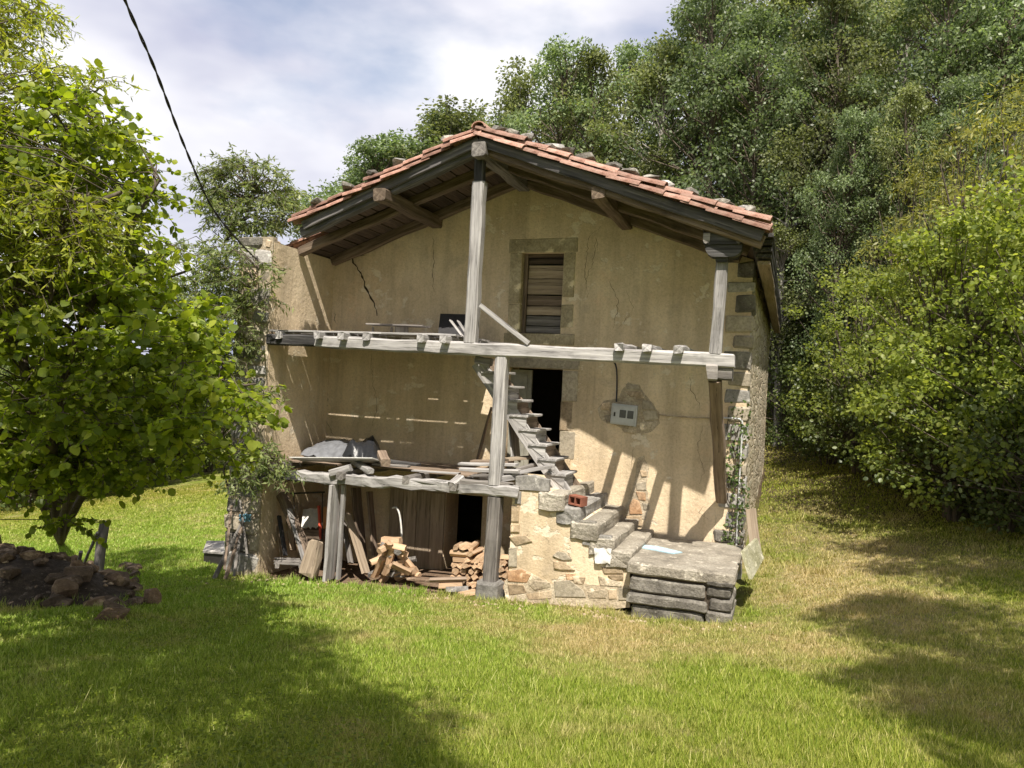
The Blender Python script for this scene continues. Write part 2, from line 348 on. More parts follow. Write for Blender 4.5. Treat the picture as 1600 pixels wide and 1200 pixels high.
def smooth_path(pts, n=6):
    pts = [Vector(p) for p in pts]; out = []
    for i in range(len(pts) - 1):
        p0, p1, p2, p3 = pts[max(0, i - 1)], pts[i], pts[i + 1], pts[min(len(pts) - 1, i + 2)]
        for k in range(n):
            t = k / n; out.append(.5 * ((2 * p1) + (p2 - p0) * t + (2 * p0 - 5 * p1 + 4 * p2 - p3) * t * t + (3 * p1 - p0 - 3 * p2 + p3) * t ** 3))
    out.append(pts[-1]); return out

# ------------------------------------------------------------------ ground
def dry_mask(n):
    """world-space mask of straw coloured, worn turf"""
    g = nd(n, 'ShaderNodeNewGeometry')
    def spot(c, r0, r1, s=(1, 1, 0)):
        a = nd(n, 'ShaderNodeVectorMath', operation='SUBTRACT'); a.inputs[1].default_value = c; n.links.new(g.outputs['Position'], a.inputs[0])
        b = nd(n, 'ShaderNodeVectorMath', operation='MULTIPLY'); b.inputs[1].default_value = s; n.links.new(a.outputs[0], b.inputs[0])
        l = nd(n, 'ShaderNodeVectorMath', operation='LENGTH'); n.links.new(b.outputs[0], l.inputs[0])
        mr = nd(n, 'ShaderNodeMapRange'); mr.inputs[1].default_value = r0; mr.inputs[2].default_value = r1; mr.inputs[3].default_value = 1; mr.inputs[4].default_value = 0
        n.links.new(l.outputs['Value'], mr.inputs[0]); return mr.outputs[0]
    def math_(op, a, b):
        m = nd(n, 'ShaderNodeMath', operation=op)
        for i, v in enumerate((a, b)):
            if isinstance(v, (int, float)): m.inputs[i].default_value = v
            else: n.links.new(v, m.inputs[i])
        return m.outputs[0]
    s = math_('MAXIMUM', spot((-1.2, 8.0, 0), .4, 3.0, (.62, 1.15, 0)), spot((.9, 11.0, 0), .3, 2.2, (.9, .32, 0)))
    nzv = tex(n, .9, 7, .62, coord='Position')
    v = math_('ADD', math_('MULTIPLY', s, .18), math_('ADD', math_('MULTIPLY', nzv, .6), math_('MULTIPLY', tex(n, 4.5, 6, .7, coord='Position', loc=(3, 3, 3)), .4)))
    return ramp(n, v, [(.50, 0), (.72, 1)]), spot, math_, nzv

def ground_mat():
    m, n, b, o = new_mat('turf_ground')
    d, spot, math_, nzv = dry_mask(n)
    green = ramp(n, tex(n, 6, 7, .65, coord='Position'), [(.3, (.085, .10, .02)), (.5, (.16, .19, .035)), (.72, (.25, .28, .06))])
    dry = ramp(n, tex(n, 9, 7, .7, coord='Position'), [(.3, (.22, .175, .085)), (.5, (.37, .30, .155)), (.72, (.48, .40, .23))])
    col = mixc(n, d, green, dry)
    soil = ramp(n, tex(n, 7, 7, .7, coord='Position'), [(.3, (.13, .085, .055)), (.5, (.21, .145, .10)), (.72, (.30, .22, .16))])
    sm = math_('ADD', spot((-5.0, 10.4, 0), .55, 1.25, (.26, .85, 0)), math_('MULTIPLY', nzv, .5))
    col = mixc(n, ramp(n, sm, [(.5, 0), (.75, 1)]), col, soil)
    fr = spot((8, 26, 0), 8.5, 12.5, (.55, .8, 0))
    lit = ramp(n, tex(n, 11, 6, .7, coord='Position'), [(.3, (.04, .03, .02)), (.6, (.10, .075, .05)), (.75, (.17, .13, .09))])
    col = mixc(n, fr, col, lit)
    n.links.new(col, b.inputs['Base Color']); b.inputs['Roughness'].default_value = 1; b.inputs['Specular IOR Level'].default_value = .05
    bump(n, b, tex(n, 14, 8, .75, coord='Position'), .9, .06); return m
ax = np.concatenate([np.linspace(-420, -60, 14), np.linspace(-55, -17, 26), np.linspace(-16, 10, 131), np.linspace(11, 55, 30), np.linspace(60, 420, 14)])
ay = np.concatenate([np.linspace(-420, -60, 12), np.linspace(-50, -4, 16), np.linspace(-3, 16, 100), np.linspace(16.5, 60, 60), np.linspace(66, 420, 14)])
gx, gy = np.meshgrid(ax, ay); gzv = gz_np(gx, gy)
nx = len(ax); ii, jj = np.meshgrid(np.arange(len(ay) - 1), np.arange(nx - 1), indexing='ij'); base = (ii * nx + jj).ravel()
ground = np_mesh('ground', np.stack([gx, gy, gzv], -1).reshape(-1, 3), np.stack([base, base + 1, base + 1 + nx, base + nx], -1), ground_mat(), None, True)
setk(ground, 'sloping turf yard with worn straw-coloured patches', 'ground', kind='structure')

# ------------------------------------------------------------------ the house
house = thing('stone_house', 'derelict ochre plastered stone house with open timber gallery front', 'house', (-4.1, 11.2, -1.3))
def Zr(z): return z + CZ
XRIDGE, ZRIDGE, SLOPE = -3.95, Zr(3.33), .372
XE0, XE1 = -8.05, -0.29
YEND = 20.5
def zt(X): return ZRIDGE - SLOPE * abs(X - XRIDGE)
def YRf(X): return 9.26 - .04 * (X + 2.4)          # the verge runs slightly askew
def xr_at(Y): return XR + (Y - YB) * (.085 / 9.8)          # right wall splays slightly

def wall_with_openings(name, xs, zs, holes, topf, Y0, th, mat, parent):
    """vertical wall facing -Y from a grid of X and Z cuts; holes are (x0,x1,z0,z1)"""
    bm = bmesh.new()
    def inside(x, z): return any(h[0] < x < h[1] and h[2] < z < h[3] for h in holes)
    def quad(*p): bm.faces.new([bm.verts.new(q) for q in p])
    for i in range(len(xs) - 1):
        for j in range(len(zs) - 1):
            x0, x1, z0, z1 = xs[i], xs[i + 1], zs[j], zs[j + 1]
            if inside((x0 + x1) / 2, (z0 + z1) / 2): continue
            a, b_ = min(z1, topf(x0)), min(z1, topf(x1))
            if a <= z0 and b_ <= z0: continue
            a, b_ = max(a, z0), max(b_, z0)
            pts = [(x0, z0), (x1, z0), (x1, b_), (x0, a)]; pts = [p for k, p in enumerate(pts) if p != pts[k - 1]]
            if len(pts) < 3: continue
            quad(*[(x, Y0, z) for x, z in pts]); quad(*[(x, Y0 + th, z) for x, z in reversed(pts)])
    for (x0, x1, z0, z1) in holes:
        for (p, q) in (((x0, z0), (x0, z1)), ((x0, z1), (x1, z1)), ((x1, z1), (x1, z0)), ((x1, z0), (x0, z0))):
            quad((p[0], Y0, p[1]), (q[0], Y0, q[1]), (q[0], Y0 + th, q[1]), (p[0], Y0 + th, p[1]))
    me = bpy.data.meshes.new(name); bm.to_mesh(me); bm.free()
    return data_obj(name, me, mat, parent)
DOOR = (-4.03, -3.16, Zr(-1.42), Zr(.26)); WIN = (-3.90, -3.23, Zr(.79), Zr(2.03)); BDOOR = (-4.98, -4.36, Zr(-3.05), Zr(-1.78))
xs = sorted(set([XL0 + .02, -7.25, -6.6, -5.9, -5.4, XRIDGE, -2.6, -2.0, -1.4, -.9, XR] + [v for h in (DOOR, WIN, BDOOR) for v in h[:2]]))
zs = sorted(set([-2.2, Zr(1.5), Zr(1.8), Zr(2.4), 6.0] + [v for h in (DOOR, WIN, BDOOR) for v in h[2:]]))
facade = wall_with_openings('facade_wall', xs, zs, [DOOR, WIN, BDOOR], lambda x: zt(x) - .145, YB, .5, M['plaster'], house)
# side walls, rear wall, inner floors keep the rooms dark
def slab_wall(name, quad_outline, th_dir, mat, parent): return prism(name, quad_outline, 1.0, mat, parent, th_dir)
def wall_strip(name, x0, x1f, Y0, Y1, top, mat, inner):
    pass
prism('rear_wall', [(XL0, YEND, -2), (-.4, YEND, -2), (-.4, YEND, zt(-.4) - .15), (XRIDGE, YEND, ZRIDGE - .15), (XL0, YEND, zt(XL0) - .15)], -.5, M['mortar'], house)
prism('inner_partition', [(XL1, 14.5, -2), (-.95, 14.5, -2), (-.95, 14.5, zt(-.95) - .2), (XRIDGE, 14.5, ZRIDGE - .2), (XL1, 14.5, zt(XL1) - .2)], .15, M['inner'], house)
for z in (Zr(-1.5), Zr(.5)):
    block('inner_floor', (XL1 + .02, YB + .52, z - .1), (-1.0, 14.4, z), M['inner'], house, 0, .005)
# left side wall with its projecting end (anta)
def rubble_wall(name, x0, x1f, Y0, Y1, zb, topf, face, mat, parent, step=.16):
    """long wall along Y; face=+1/-1 is the rough outer side"""
    ys = np.arange(Y0, Y1 + step, step); V = []; Fc = []
    zn = 30
    for i, y in enumerate(ys):
        y = min(y, Y1); X = x1f(y) if face > 0 else x0
        t = topf(X)
        for k in range(zn + 1):
            z = zb + (t - zb) * k / zn
            d = mnoise.noise((X * 2.1, y * 4.2, z * 5.2)) * .03 + mnoise.noise((3, y * 9, z * 11)) * .018
            V.append((X + face * d * (1 if 0 < i else .3), y, z))
    n1 = zn + 1
    for i in range(len(ys) - 1):
        for k in range(zn): a = i * n1 + k; Fc.append((a, a + n1, a + n1 + 1, a + 1) if face > 0 else (a, a + 1, a + n1 + 1, a + n1))
    xi = x1f(Y0) - .5 if face > 0 else x1f(Y0) - .06
    o = len(V); t = topf(xi); V += [(xi, Y0, zb), (xi, Y1, zb), (xi, Y1, t), (xi, Y0, t)]; Fc.append((o, o + 3, o + 2, o + 1) if face > 0 else (o, o + 1, o + 2, o + 3))
    return mesh_obj(name, V, Fc, mat, parent, smooth=True)
def rubble_mat():
    m, n, b, o = new_mat('rubble_masonry')
    v = nd(n, 'ShaderNodeTexVoronoi', feature='DISTANCE_TO_EDGE'); v.inputs['Scale'].default_value = 1
    mpn = nd(n, 'ShaderNodeMapping'); mpn.inputs['Scale'].default_value = (4, 3.6, 6.5); g = nd(n, 'ShaderNodeNewGeometry')
    n.links.new(g.outputs['Position'], mpn.inputs[0]); n.links.new(mpn.outputs[0], v.inputs['Vector'])
    v2 = nd(n, 'ShaderNodeTexVoronoi'); v2.inputs['Scale'].default_value = 1; n.links.new(mpn.outputs[0], v2.inputs['Vector'])
    st = ramp(n, v2.outputs['Color'], [(.1, (.40, .34, .24)), (.5, (.58, .50, .37)), (.9, (.68, .62, .50))])
    st = mixc(n, .8, st, ramp(n, tex(n, 14, 6, .7, coord='Position'), [(.3, .55), (.6, 1.1)]), 'MULTIPLY')
    e = ramp(n, v.outputs['Distance'], [(.02, 0), (.12, 1)])
    col = mixc(n, e, (.40, .33, .235), st); n.links.new(col, b.inputs['Base Color'])
    h = mixc(n, .5, e, tex(n, 9, 7, .7, coord='Position')); bump(n, b, h, .9, .05); return m
M['rubble'] = rubble_mat()
rubble_wall('side_wall', 0, xr_at, YB - .003, YEND, -1.6, lambda x: zt(-.6) - .18, 1, M['rubble'], house)
rubble_wall('side_wall', XL0, lambda y: XL1, YF + .25, YEND, -2.2, lambda x: zt(XL0) - .16, -1, M['rubble'], house)
anta = prism('gallery_end_wall', [(XL0 + .03, YF + .02, -2.1), (XL1, YF + .02, -2.1), (XL1, YF + .02, zt(XL1) - .16), (XL0 + .03, YF + .02, zt(XL0) - .16)], YB - YF - .02, M['plaster'], house)
# quoins of the projecting end
z = -1.75; k = 0; rq = random.Random(5)
while z < Zr(2.0):
    h = rq.uniform(.2, .36); zz = min(z + h, Zr(2.02)); xm = XL0 + rq.uniform(.22, .42)
    if k % 2:
        block('quoin_stone', (XL0 - .01, YF - .03 + rq.uniform(-.012, .012), z), (XL1 - .03, YF + .25, zz - .02), rq.choice([M['stone'], M['stone_d'], M['jamb']]), anta, .03, .03)
    else:
        block('quoin_stone', (XL0 - .01, YF - .03 + rq.uniform(-.012, .012), z), (xm, YF + .25, zz - .02), rq.choice([M['stone'], M['stone_d'], M['tan']]), anta, .03, .03)
        block('quoin_stone', (xm + .02, YF - .02, z), (XL1 - .03, YF + .2, zz - .02), rq.choice([M['jamb'], M['stone'], M['tan']]), anta, .03, .03)
    z = zz; k += 1
prism('mortar_bed', [(XL0 + .01, YF - .005, -2.0), (XL1 - .006, YF - .005, -2.0), (XL1 - .006, YF - .005, Zr(2.02)), (XL0 + .01, YF - .005, Zr(2.02))], .1, M['mortar'], anta)
# quoins of the right corner
z = -1.2; k = 0
while z < zt(-.5) - .35:
    h = rq.uniform(.19, .30); x0 = XR - (rq.uniform(.30, .36) if k % 2 else rq.uniform(.2, .26))
    block('quoin_stone', (x0, YB - .022 + rq.uniform(-.008, .008), z), (XR + .035, YB + .5 * (1 - .4 * (k % 2)), z + h - .05), rq.choice([M['stone'], M['stone'], M['stone_d'], M['jamb']]), facade, .012, .02)
    z += h; k += 1

# window: dressed stone surround and plank shutter
def pxblock(name, x0, y0, x1, y1, Y, front, back, mat, parent, jit=.008, bev=.012):
    a = P(x0, y0, Y); b_ = P(x1, y1, Y); lo = (min(a.x, b_.x), Y - front, min(a.z, b_.z)); hi = (max(a.x, b_.x), Y + back, max(a.z, b_.z))
    return block(name, lo, hi, mat, parent, jit, bev)
wx0, wx1, wz0, wz1 = WIN
block('lintel', (wx0 - .22, YB - .012, wz1), (wx1 + .21, YB + .3, wz1 + .22), M['frameup'], facade, .008, .01)
for (zz0, zz1) in ((wz0, wz0 + .45), (wz0 + .455, wz1 - .004)):
    block('jamb_stone', (wx0 - .19, YB - .010, zz0), (wx0 + .003, YB + .3, zz1), M['frameup'], facade, .006, .01)
    block('jamb_stone', (wx1 - .003, YB - .010, zz0 + .1), (wx1 + .19, YB + .3, zz1), M['frameup'], facade, .006, .01)
block('window_sill', (wx0 - .24, YB - .014, wz0 - .16), (wx1 + .22, YB + .3, wz0), M['frameup'], facade, .008, .01)
shut = timber('window_frame', (wx0 + .03, YB + .13, wz0), (wx0 + .03, YB + .13, wz1), .06, .06, M['brown'], house, .003)
timber('window_frame', (wx0 + .06, YB + .14, wz1 - .025), (wx1, YB + .14, wz1 - .025), .05, .05, M['soffit'], house, .003)
zc = wz1 - .055
for i, hh in enumerate((.10, .22, .25, .17, .15, .16, .12)):
    timber('shutter_plank', (wx0 + .065, YB + .17 + .01 * (i % 2), zc - hh / 2 - .004), (wx1 - .005, YB + .17 + .012 * (i % 3), zc - hh / 2 - .008 * (i % 2)), .03, hh - .016, [M['soffit'], M['tanw'], M['tanw'], M['brown'], M['tanw'], M['greyd'], M['greyd']][i], shut, .008)
    zc -= hh
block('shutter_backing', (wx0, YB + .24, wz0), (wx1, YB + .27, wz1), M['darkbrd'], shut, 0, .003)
# upper door
dx0, dx1, dz0, dz1 = DOOR
block('lintel', (dx0 - .02, YB - .012, dz1), (dx1 + .25, YB + .3, dz1 + .19), M['jamb'], facade, .006, .012)
zz = dz0
for i, hh in enumerate((.33, .42, .45, .46)):
    block('jamb_stone', (dx1, YB - .011 - .004 * (i % 2), zz), (dx1 + .19 + .05 * (i % 2), YB + .35, zz + hh - .006), [M['tan'], M['jamb'], M['tan'], M['jamb']][i], facade, .007, .012); zz += hh
leaf = prism('door_leaf', [(dx0 + .005, YB + .10, dz0 + .02), (dx0 + .31, YB + .22, dz0 + .02), (dx0 + .31, YB + .22, dz1 - .03), (dx0 + .005, YB + .10, dz1 - .03)], .045, M['doorgrey'], house)
for (a0, a1) in ((.12, .62), (.74, 1.58)):
    prism('door_panel', [(dx0 + .06, YB + .115, dz0 + a0), (dx0 + .25, YB + .19, dz0 + a0), (dx0 + .25, YB + .19, dz0 + a1), (dx0 + .06, YB + .115, dz0 + a1)], -.018, M['doorgrey'], leaf, bevel=.012)
timber('door_handle', (dx0 + .29, YB + .20, dz0 + .86), (dx0 + .29, YB + .20, dz0 + .99), .03, .02, M['metal'], leaf, .001)
# basement door leaf boards beside the dark opening
bx0, bx1, bz0, bz1 = BDOOR
bl = timber('cellar_door', (bx0 - .99, YB - .03, bz1 + .02), (bx0 - .01, YB - .03, bz1 + .02), .04, .06, M['tanw'], house, .003)
for i in range(4):
    xx = bx0 - .98 + i * .245
    timber('door_board', (xx + .12, YB - .03, bz0 - .05), (xx + .12, YB - .03, bz1 - .015), .03, .238, M['tanw'], bl, .003, up=(0, -1, 0), roll=math.pi / 2)
# cracks in the plaster
def crack(pts, w=.012, Y=YB - .003, parent=None, name='plaster_crack'):
    r = random.Random(len(pts) * 31 + int(pts[0][0])); q = []
    for (x0, y0), (x1, y1) in zip(pts[:-1], pts[1:]):
        n = max(2, int(math.hypot(x1 - x0, y1 - y0) / 4))
        for i in range(n): t = i / n; q.append((x0 + (x1 - x0) * t + r.uniform(-1.6, 1.6), y0 + (y1 - y0) * t + r.uniform(-1.3, 1.3)))
    V, Fc = [], []
    for i, (x, y) in enumerate(q):
        p = P(x, y, Y); ww = w * r.uniform(.25, 1.0) * (.35 + .65 * math.sin(math.pi * (i + .5) / len(q)))
        V += [(p.x - ww / 2, Y, p.z), (p.x + ww / 2, Y, p.z)]
        if i: a = 2 * i; Fc.append((a - 2, a - 1, a + 1, a))
    return mesh_obj(name, V, Fc, M['crack'], parent or facade)
for pts, w in (([(544, 385), (552, 410), (565, 428), (571, 450), (583, 470), (590, 497)], .06), ([(677, 372), (678, 400), (676, 430), (677, 460)], .012), ([(945, 348), (920, 372), (914, 430), (920, 470)], .009),
               ([(952, 440), (966, 470), (960, 510), (955, 520)], .010), ([(978, 455), (990, 480), (975, 505), (960, 515)], .008), ([(934, 395), (932, 372), (926, 410), (915, 440), (912, 462)], .007),
               ([(580, 555), (582, 600), (590, 630), (578, 680)], .009), ([(512, 555), (511, 620), (510, 655), (518, 672), (522, 684)], .016), ([(523, 488), (523, 500), (530, 510)], .010),
               ([(1078, 590), (1080, 610), (1092, 630), (1093, 645)], .010), ([(1098, 665), (1090, 700), (1100, 735), (1092, 760)], .008), ([(990, 700), (985, 740)], .006), ([(1118, 800), (1114, 850)], .006), ([(1100, 790), (1092, 800), (1110, 815)], .006)):
    crack(pts, w)
# fallen plaster: masonry showing round the meter box and above the steps
def stones_px(polys, Y, parent, proud=.018, mats=('tan', 'jamb', 'stone', 'orange'), name='wall_stone', seed=3, depth=.08):
    r = random.Random(seed)
    for pl in polys:
        mt = None
        if isinstance(pl[-1], str): mt = pl[-1]; pl = pl[:-1]
        prism(name, [P(x, y, Y) + Vector((0, -proud * r.uniform(.6, 1.2), 0)) for x, y in pl], depth, M[mt or r.choice(mats)], parent, bevel=.012, jit=.006, seed=r.randint(0, 999))
def patch(pts, Y, mat, parent, name='bare_masonry', proud=.005):
    q = []
    r = random.Random(int(pts[0][0]))
    for i in range(len(pts)):
        (x0, y0), (x1, y1) = pts[i], pts[(i + 1) % len(pts)]
        n = max(1, int(math.hypot(x1 - x0, y1 - y0) / 5))
        for k in range(n): t = k / n; q.append(P(x0 + (x1 - x0) * t + r.uniform(-1.2, 1.2), y0 + (y1 - y0) * t + r.uniform(-1.2, 1.2), Y) + Vector((0, -proud, 0)))
    return prism(name, q, proud * .98 + .03, mat, parent)
mb = patch([(934, 640), (944, 626), (966, 622), (974, 606), (982, 598), (1000, 602), (1004, 612), (1018, 628), (1030, 645), (1031, 662), (1020, 674), (998, 678), (980, 676), (962, 664), (948, 662), (936, 652)], YB, M['mortar'], facade)
stones_px([[(978, 600), (998, 602), (1000, 609), (979, 608)], [(976, 611), (1002, 612), (1008, 622), (985, 620)], [(1004, 625), (1016, 628), (1024, 640), (1004, 640)], [(1004, 643), (1026, 643), (1029, 655), (1008, 657)], [(1000, 660), (1020, 659), (1014, 671), (1000, 673)], [(970, 668), (994, 667), (992, 676), (976, 676)], [(942, 630), (953, 628), (953, 640), (938, 640)], [(944, 650), (954, 648), (955, 660), (948, 660)]], YB, mb, .014, ('tan', 'mortar', 'jamb'))
mb2 = patch([(996, 716), (1006, 712), (1014, 730), (1010, 760), (1016, 790), (1008, 812), (985, 812), (975, 800), (984, 775), (992, 750)], YB, M['mortar'], facade)
stones_px([[(1000, 735), (1010, 736), (1011, 744), (1003, 745)], [(993, 755), (1010, 752), (1010, 766), (995, 766)], [(994, 768), (1009, 770), (1009, 782), (998, 781), 'orange'], [(983, 790), (990, 779), (999, 783), (1004, 803), (984, 803), 'orange'], [(1004, 785), (1014, 787), (1013, 797), (1006, 797)], [(978, 806), (1003, 806), (1003, 822), (976, 818), 'tan']], YB, mb2, .015, ('tan', 'jamb'))

# ---- roof: sheathing, rafters, purlins, boards, tiles, weighting stones
XCUT, YCUT = -6.70, 10.35        # the front left corner of the roof has broken away
def roof_sheet():
    V, Fc = [], []
    for X, Y0 in ((XE0 + .05, YCUT), (XCUT, YCUT), (XCUT, None), (XRIDGE, None), (XE1 - .05, None)):
        for Y in (Y0 or YRf(X) + .06, YEND + .3): V += [(X, Y, zt(X) - .085), (X, Y, zt(X) - .098)]
    for a in (0, 8, 12): Fc += [(a, a + 2, a + 6, a + 4), (a + 1, a + 5, a + 7, a + 3)]
    return mesh_obj('roof', V, Fc, M['soffit'], house)
roof = roof_sheet()
rr = random.Random(21)
for side in (-1, 1):
    Lx = (XRIDGE - XE0 if side < 0 else XE1 - XRIDGE) - .06; n = int(Lx / .21)
    for i in range(n):                                        # sheathing boards seen from below
        u = (i + .5) * Lx / n; X = XRIDGE + side * u; w = Lx / n - rr.uniform(.008, .03)
        timber('soffit_board', (X, (YRf(X) + .10 if X > XCUT else YCUT) + rr.uniform(0, .04), zt(X) - .117), (X, YB + .45, zt(X) - .117), w * 1.06, .022, M['soffit'], roof, .004, roll=side * math.atan(SLOPE), seg=3)
def along_slope(name, side, Y, top, hgt, w, mat, u0=0.02, u1=None, jit=.012, bow=0):
    Lx = (XRIDGE - XE0 if side < 0 else XE1 - XRIDGE); u1 = u1 or Lx - .02
    xa, xb = XRIDGE + side * u0, XRIDGE + side * u1; ya, yb = (Y, Y) if Y > 9.9 else (Y - YR + YRf(xa), Y - YR + YRf(xb))
    a = Vector((xa, ya, zt(xa) - top - hgt / 2)); b_ = Vector((xb, yb, zt(xb) - top - hgt / 2))
    return timber(name, a, b_, w, hgt, mat, roof, jit, bow=bow)
for side in (-1, 1):
    along_slope('verge_board', side, YR + .075, .075, .13, .05, M['barge'], .0, 2.76 if side < 0 else None, .008)
    along_slope('rafter', side, YR + .17, .13, .15, .12, M['raft'] if side > 0 else M['barge'], .03, 2.82 if side < 0 else None)
    along_slope('rafter', side, YR + .95, .13, .14, .12, M['raft'], .03, 3.28 if side < 0 else 3.45)
    along_slope('rafter', side, YB - .09, .13, .15, .12, M['raft'], .03, 3.28 if side < 0 else 3.30)
def purlin(x, y, Y, w, h, mat, Yend=YB + .15):
    p = P(x, y, Y); return timber('purlin', (p.x, Y, p.z), (p.x, Yend, p.z + .0), w, h, mat, roof, .012)
purlin(747, 231, 9.30, .20, .19, M['greyd']); purlin(592, 303, 9.30, .19, .17, M['raft']); purlin(934, 301, 9.34, .17, .16, M['raft'])
timber('purlin', (-7.42, 9.95, zt(-7.42) - .36), (-7.42, YB, zt(-7.42) - .36), .16, .16, M['raft'], roof)
# eave plate over the right post, with its carved bolster; shade put into its black colour
pt = P(1129, 372, 9.45)
bol = timber('carved_bolster', P(1099, 357, 9.42), P(1159, 358, 9.42), .16, .075, M['black'], house, .004)
def lobed(name, x0, x1, y0, y1, Y, dep, mat, parent, rad):
    a, b_ = P(x0, y0, Y), P(x1, y1, Y); xa, xb, zb, za = a.x, b_.x, min(a.z, b_.z), max(a.z, b_.z); r_ = min(rad, (za - zb) * .95); q = [(xa, za), (xb, za)]
    for i in range(6): t = i / 5 * math.pi / 2; q.append((xb - r_ + r_ * math.cos(t), zb + r_ - r_ * math.sin(t)))
    for i in range(6): t = math.pi / 2 + i / 5 * math.pi / 2; q.append((xa + r_ + r_ * math.cos(t), zb + r_ - r_ * math.sin(t)))
    return prism(name, [(x, Y, z) for x, z in q], dep, mat, parent)
lobed('bolster_block', 1099, 1160, 363.5, 381, 9.36, .20, M['black'], bol, .03)
lobed('bolster_block', 1102, 1159, 381.5, 401, 9.38, .18, M['black'], bol, .12)
for x0 in (1099, 1150): lobed('bolster_scroll', x0, x0 + 10, 364, 381, 9.352, .05, M['greyd'], bol, .05)
lobed('bolster_neck', 1118, 1137, 401.5, 409, 9.42, .14, M['black'], bol, .02)
timber('eave_plate', (pt.x + .02, 9.44, zt(pt.x) - .22), (pt.x + .02, YB + .1, zt(pt.x) - .22), .17, .15, M['black'], roof)
for i in range(5):                                             # stepped eave boards at the corner
    a, b_ = P(1161 + i * 2, 358 + i * 9.5, 9.45), P(1193 + i * 2.4, 360 + i * 9.5, 9.45)
    timber('eave_board', (b_.x - .02 - .012 * i, 9.42 + i * .10, zt(-.5) - .16 - i * .065), (b_.x - .02 - .012 * i + (YEND - 9.45) * .006, YEND, zt(-.5) - .16 - i * .065), .27 - .03 * i, .045, M['black'] if i < 4 else M['tanw'], roof, .004)
# tiles
def tile_mesh(L_=.44, r0=.098, r1=.078, th=.013, seg=7):
    V, Fc = [], []
    for (x, r_) in ((0, r1), (L_, r0)):
        for rad in (r_, r_ - th):
            for i in range(seg + 1): t = math.pi * (.02 + .96 * i / seg); V.append((x, rad * math.cos(t), rad * math.sin(t) * .82))
    n = seg + 1
    for i in range(seg):
        Fc += [(i, i + 1, 2 * n + i + 1, 2 * n + i), (n + i, 3 * n + i, 3 * n + i + 1, n + i + 1), (i, n + i, n + i + 1, i + 1), (2 * n + i, 2 * n + i + 1, 3 * n + i + 1, 3 * n + i)]
    Fc += [(0, 2 * n, 3 * n, n), (seg, n + seg, 3 * n + seg, 2 * n + seg)]
    me = bpy.data.meshes.new('roof_tile'); me.from_pydata(V, [], Fc); me.update(); me.materials.append(M['tile']); me.polygons.foreach_set('use_smooth', [False] * len(me.polygons)); return me
TM = tile_mesh(); tv = np.array([v.co[:] for v in TM.vertices]); tf = [tuple(p.vertices) for p in TM.polygons]
pitch = .325; ang = math.atan(SLOPE); bulkV, bulkF, off = [], [], 0; ntile = 0
for side in (-1, 1):
    Lx = (XRIDGE - XE0 if side < 0 else XE1 - XRIDGE); ls = Lx / math.cos(ang); nrow = int(ls / pitch) + 1
    ncol = int((YEND + .2 - YR) / .2)
    for layer in ('verge', 'cover', 'pan'):
        for c in range(1 if layer == 'verge' else ncol):
            for r_ in range(nrow):
                s = ls - r_ * pitch - .44 + .05
                s = max(s, -.06)
                Y = YR + .10 + c * .2 + rr.uniform(-.01, .01); lift = {'verge': -.060, 'cover': .034, 'pan': .045}[layer] + rr.uniform(-.012, .012)
                if layer == 'verge': Y -= .045
                elif layer == 'pan': Y += .1
                else: Y += .004 + (.03 if r_ % 2 else 0) * rr.random()
                base = Vector((XRIDGE + side * s * math.cos(ang), Y - YR + YRf(XRIDGE + side * (s + .2)), ZRIDGE - s * math.sin(ang) + lift - .03))
                rot = Matrix.Rotation(0 if side > 0 else math.pi, 4, 'Z') @ Matrix.Rotation(ang - .045, 4, 'Y') @ Matrix.Rotation(rr.uniform(-.08, .08), 4, 'Z') @ Matrix.Rotation(rr.uniform(-.03, .03), 4, 'Y')
                if layer == 'pan': rot = rot @ Matrix.Rotation(math.pi, 4, 'X')
                if base.x < XCUT + .1 and base.y < YCUT: continue
                mw = Matrix.Translation(base) @ rot
                if layer == 'verge' or (layer == 'cover' and (c < 3 or (side > 0 and r_ == 0))):
                    o = bpy.data.objects.new('roof_tile', TM); o.matrix_basis = mw; link(o, roof); ntile += 1
                else:
                    A = np.array(mw); bulkV.append(tv @ A[:3, :3].T + A[:3, 3]); bulkF += [tuple(i + off for i in f) for f in tf]; off += len(tv)
bulk = mesh_obj('roof_tiling', np.concatenate(bulkV).tolist(), bulkF, M['tile'], roof); bulk['kind'] = 'stuff'
o = bpy.data.objects.new('ridge_tile', TM); o.matrix_basis = Matrix.Translation((XRIDGE, YR + .06, ZRIDGE + .03)) @ Matrix.Rotation(math.pi / 2, 4, 'Z') @ Matrix.Scale(1.3, 4); link(o, roof)
for i in range(1, 6):
    o = bpy.data.objects.new('ridge_tile', TM); o.matrix_basis = Matrix.Translation((XRIDGE, YR + .02 + i * .36, ZRIDGE + .03 + .004 * (i % 2))) @ Matrix.Rotation(math.pi / 2, 4, 'Z') @ Matrix.Scale(1.3, 4); link(o, roof)
for (x, y, w) in ((783, 197, .30), (800, 203, .22), (822, 207, .30), (866, 223, .28), (885, 229, .30), (912, 241, .36), (957, 255, .28), (985, 264, .30), (1015, 275, .42), (1040, 286, .25), (1078, 304, .36), (1122, 319, .30), (1160, 331, .34), (545, 274, .36), (585, 258, .25), (625, 243, .22), (702, 215, .26), (496, 297, .2)):
    p = P(x, y, 9.5); p.z = zt(p.x) + .125
    rock('roof_stone', p, (w * 1.15, .24, .13), R.choice([M['stone'], M['stone_d'], M['stone_d']]), roof)

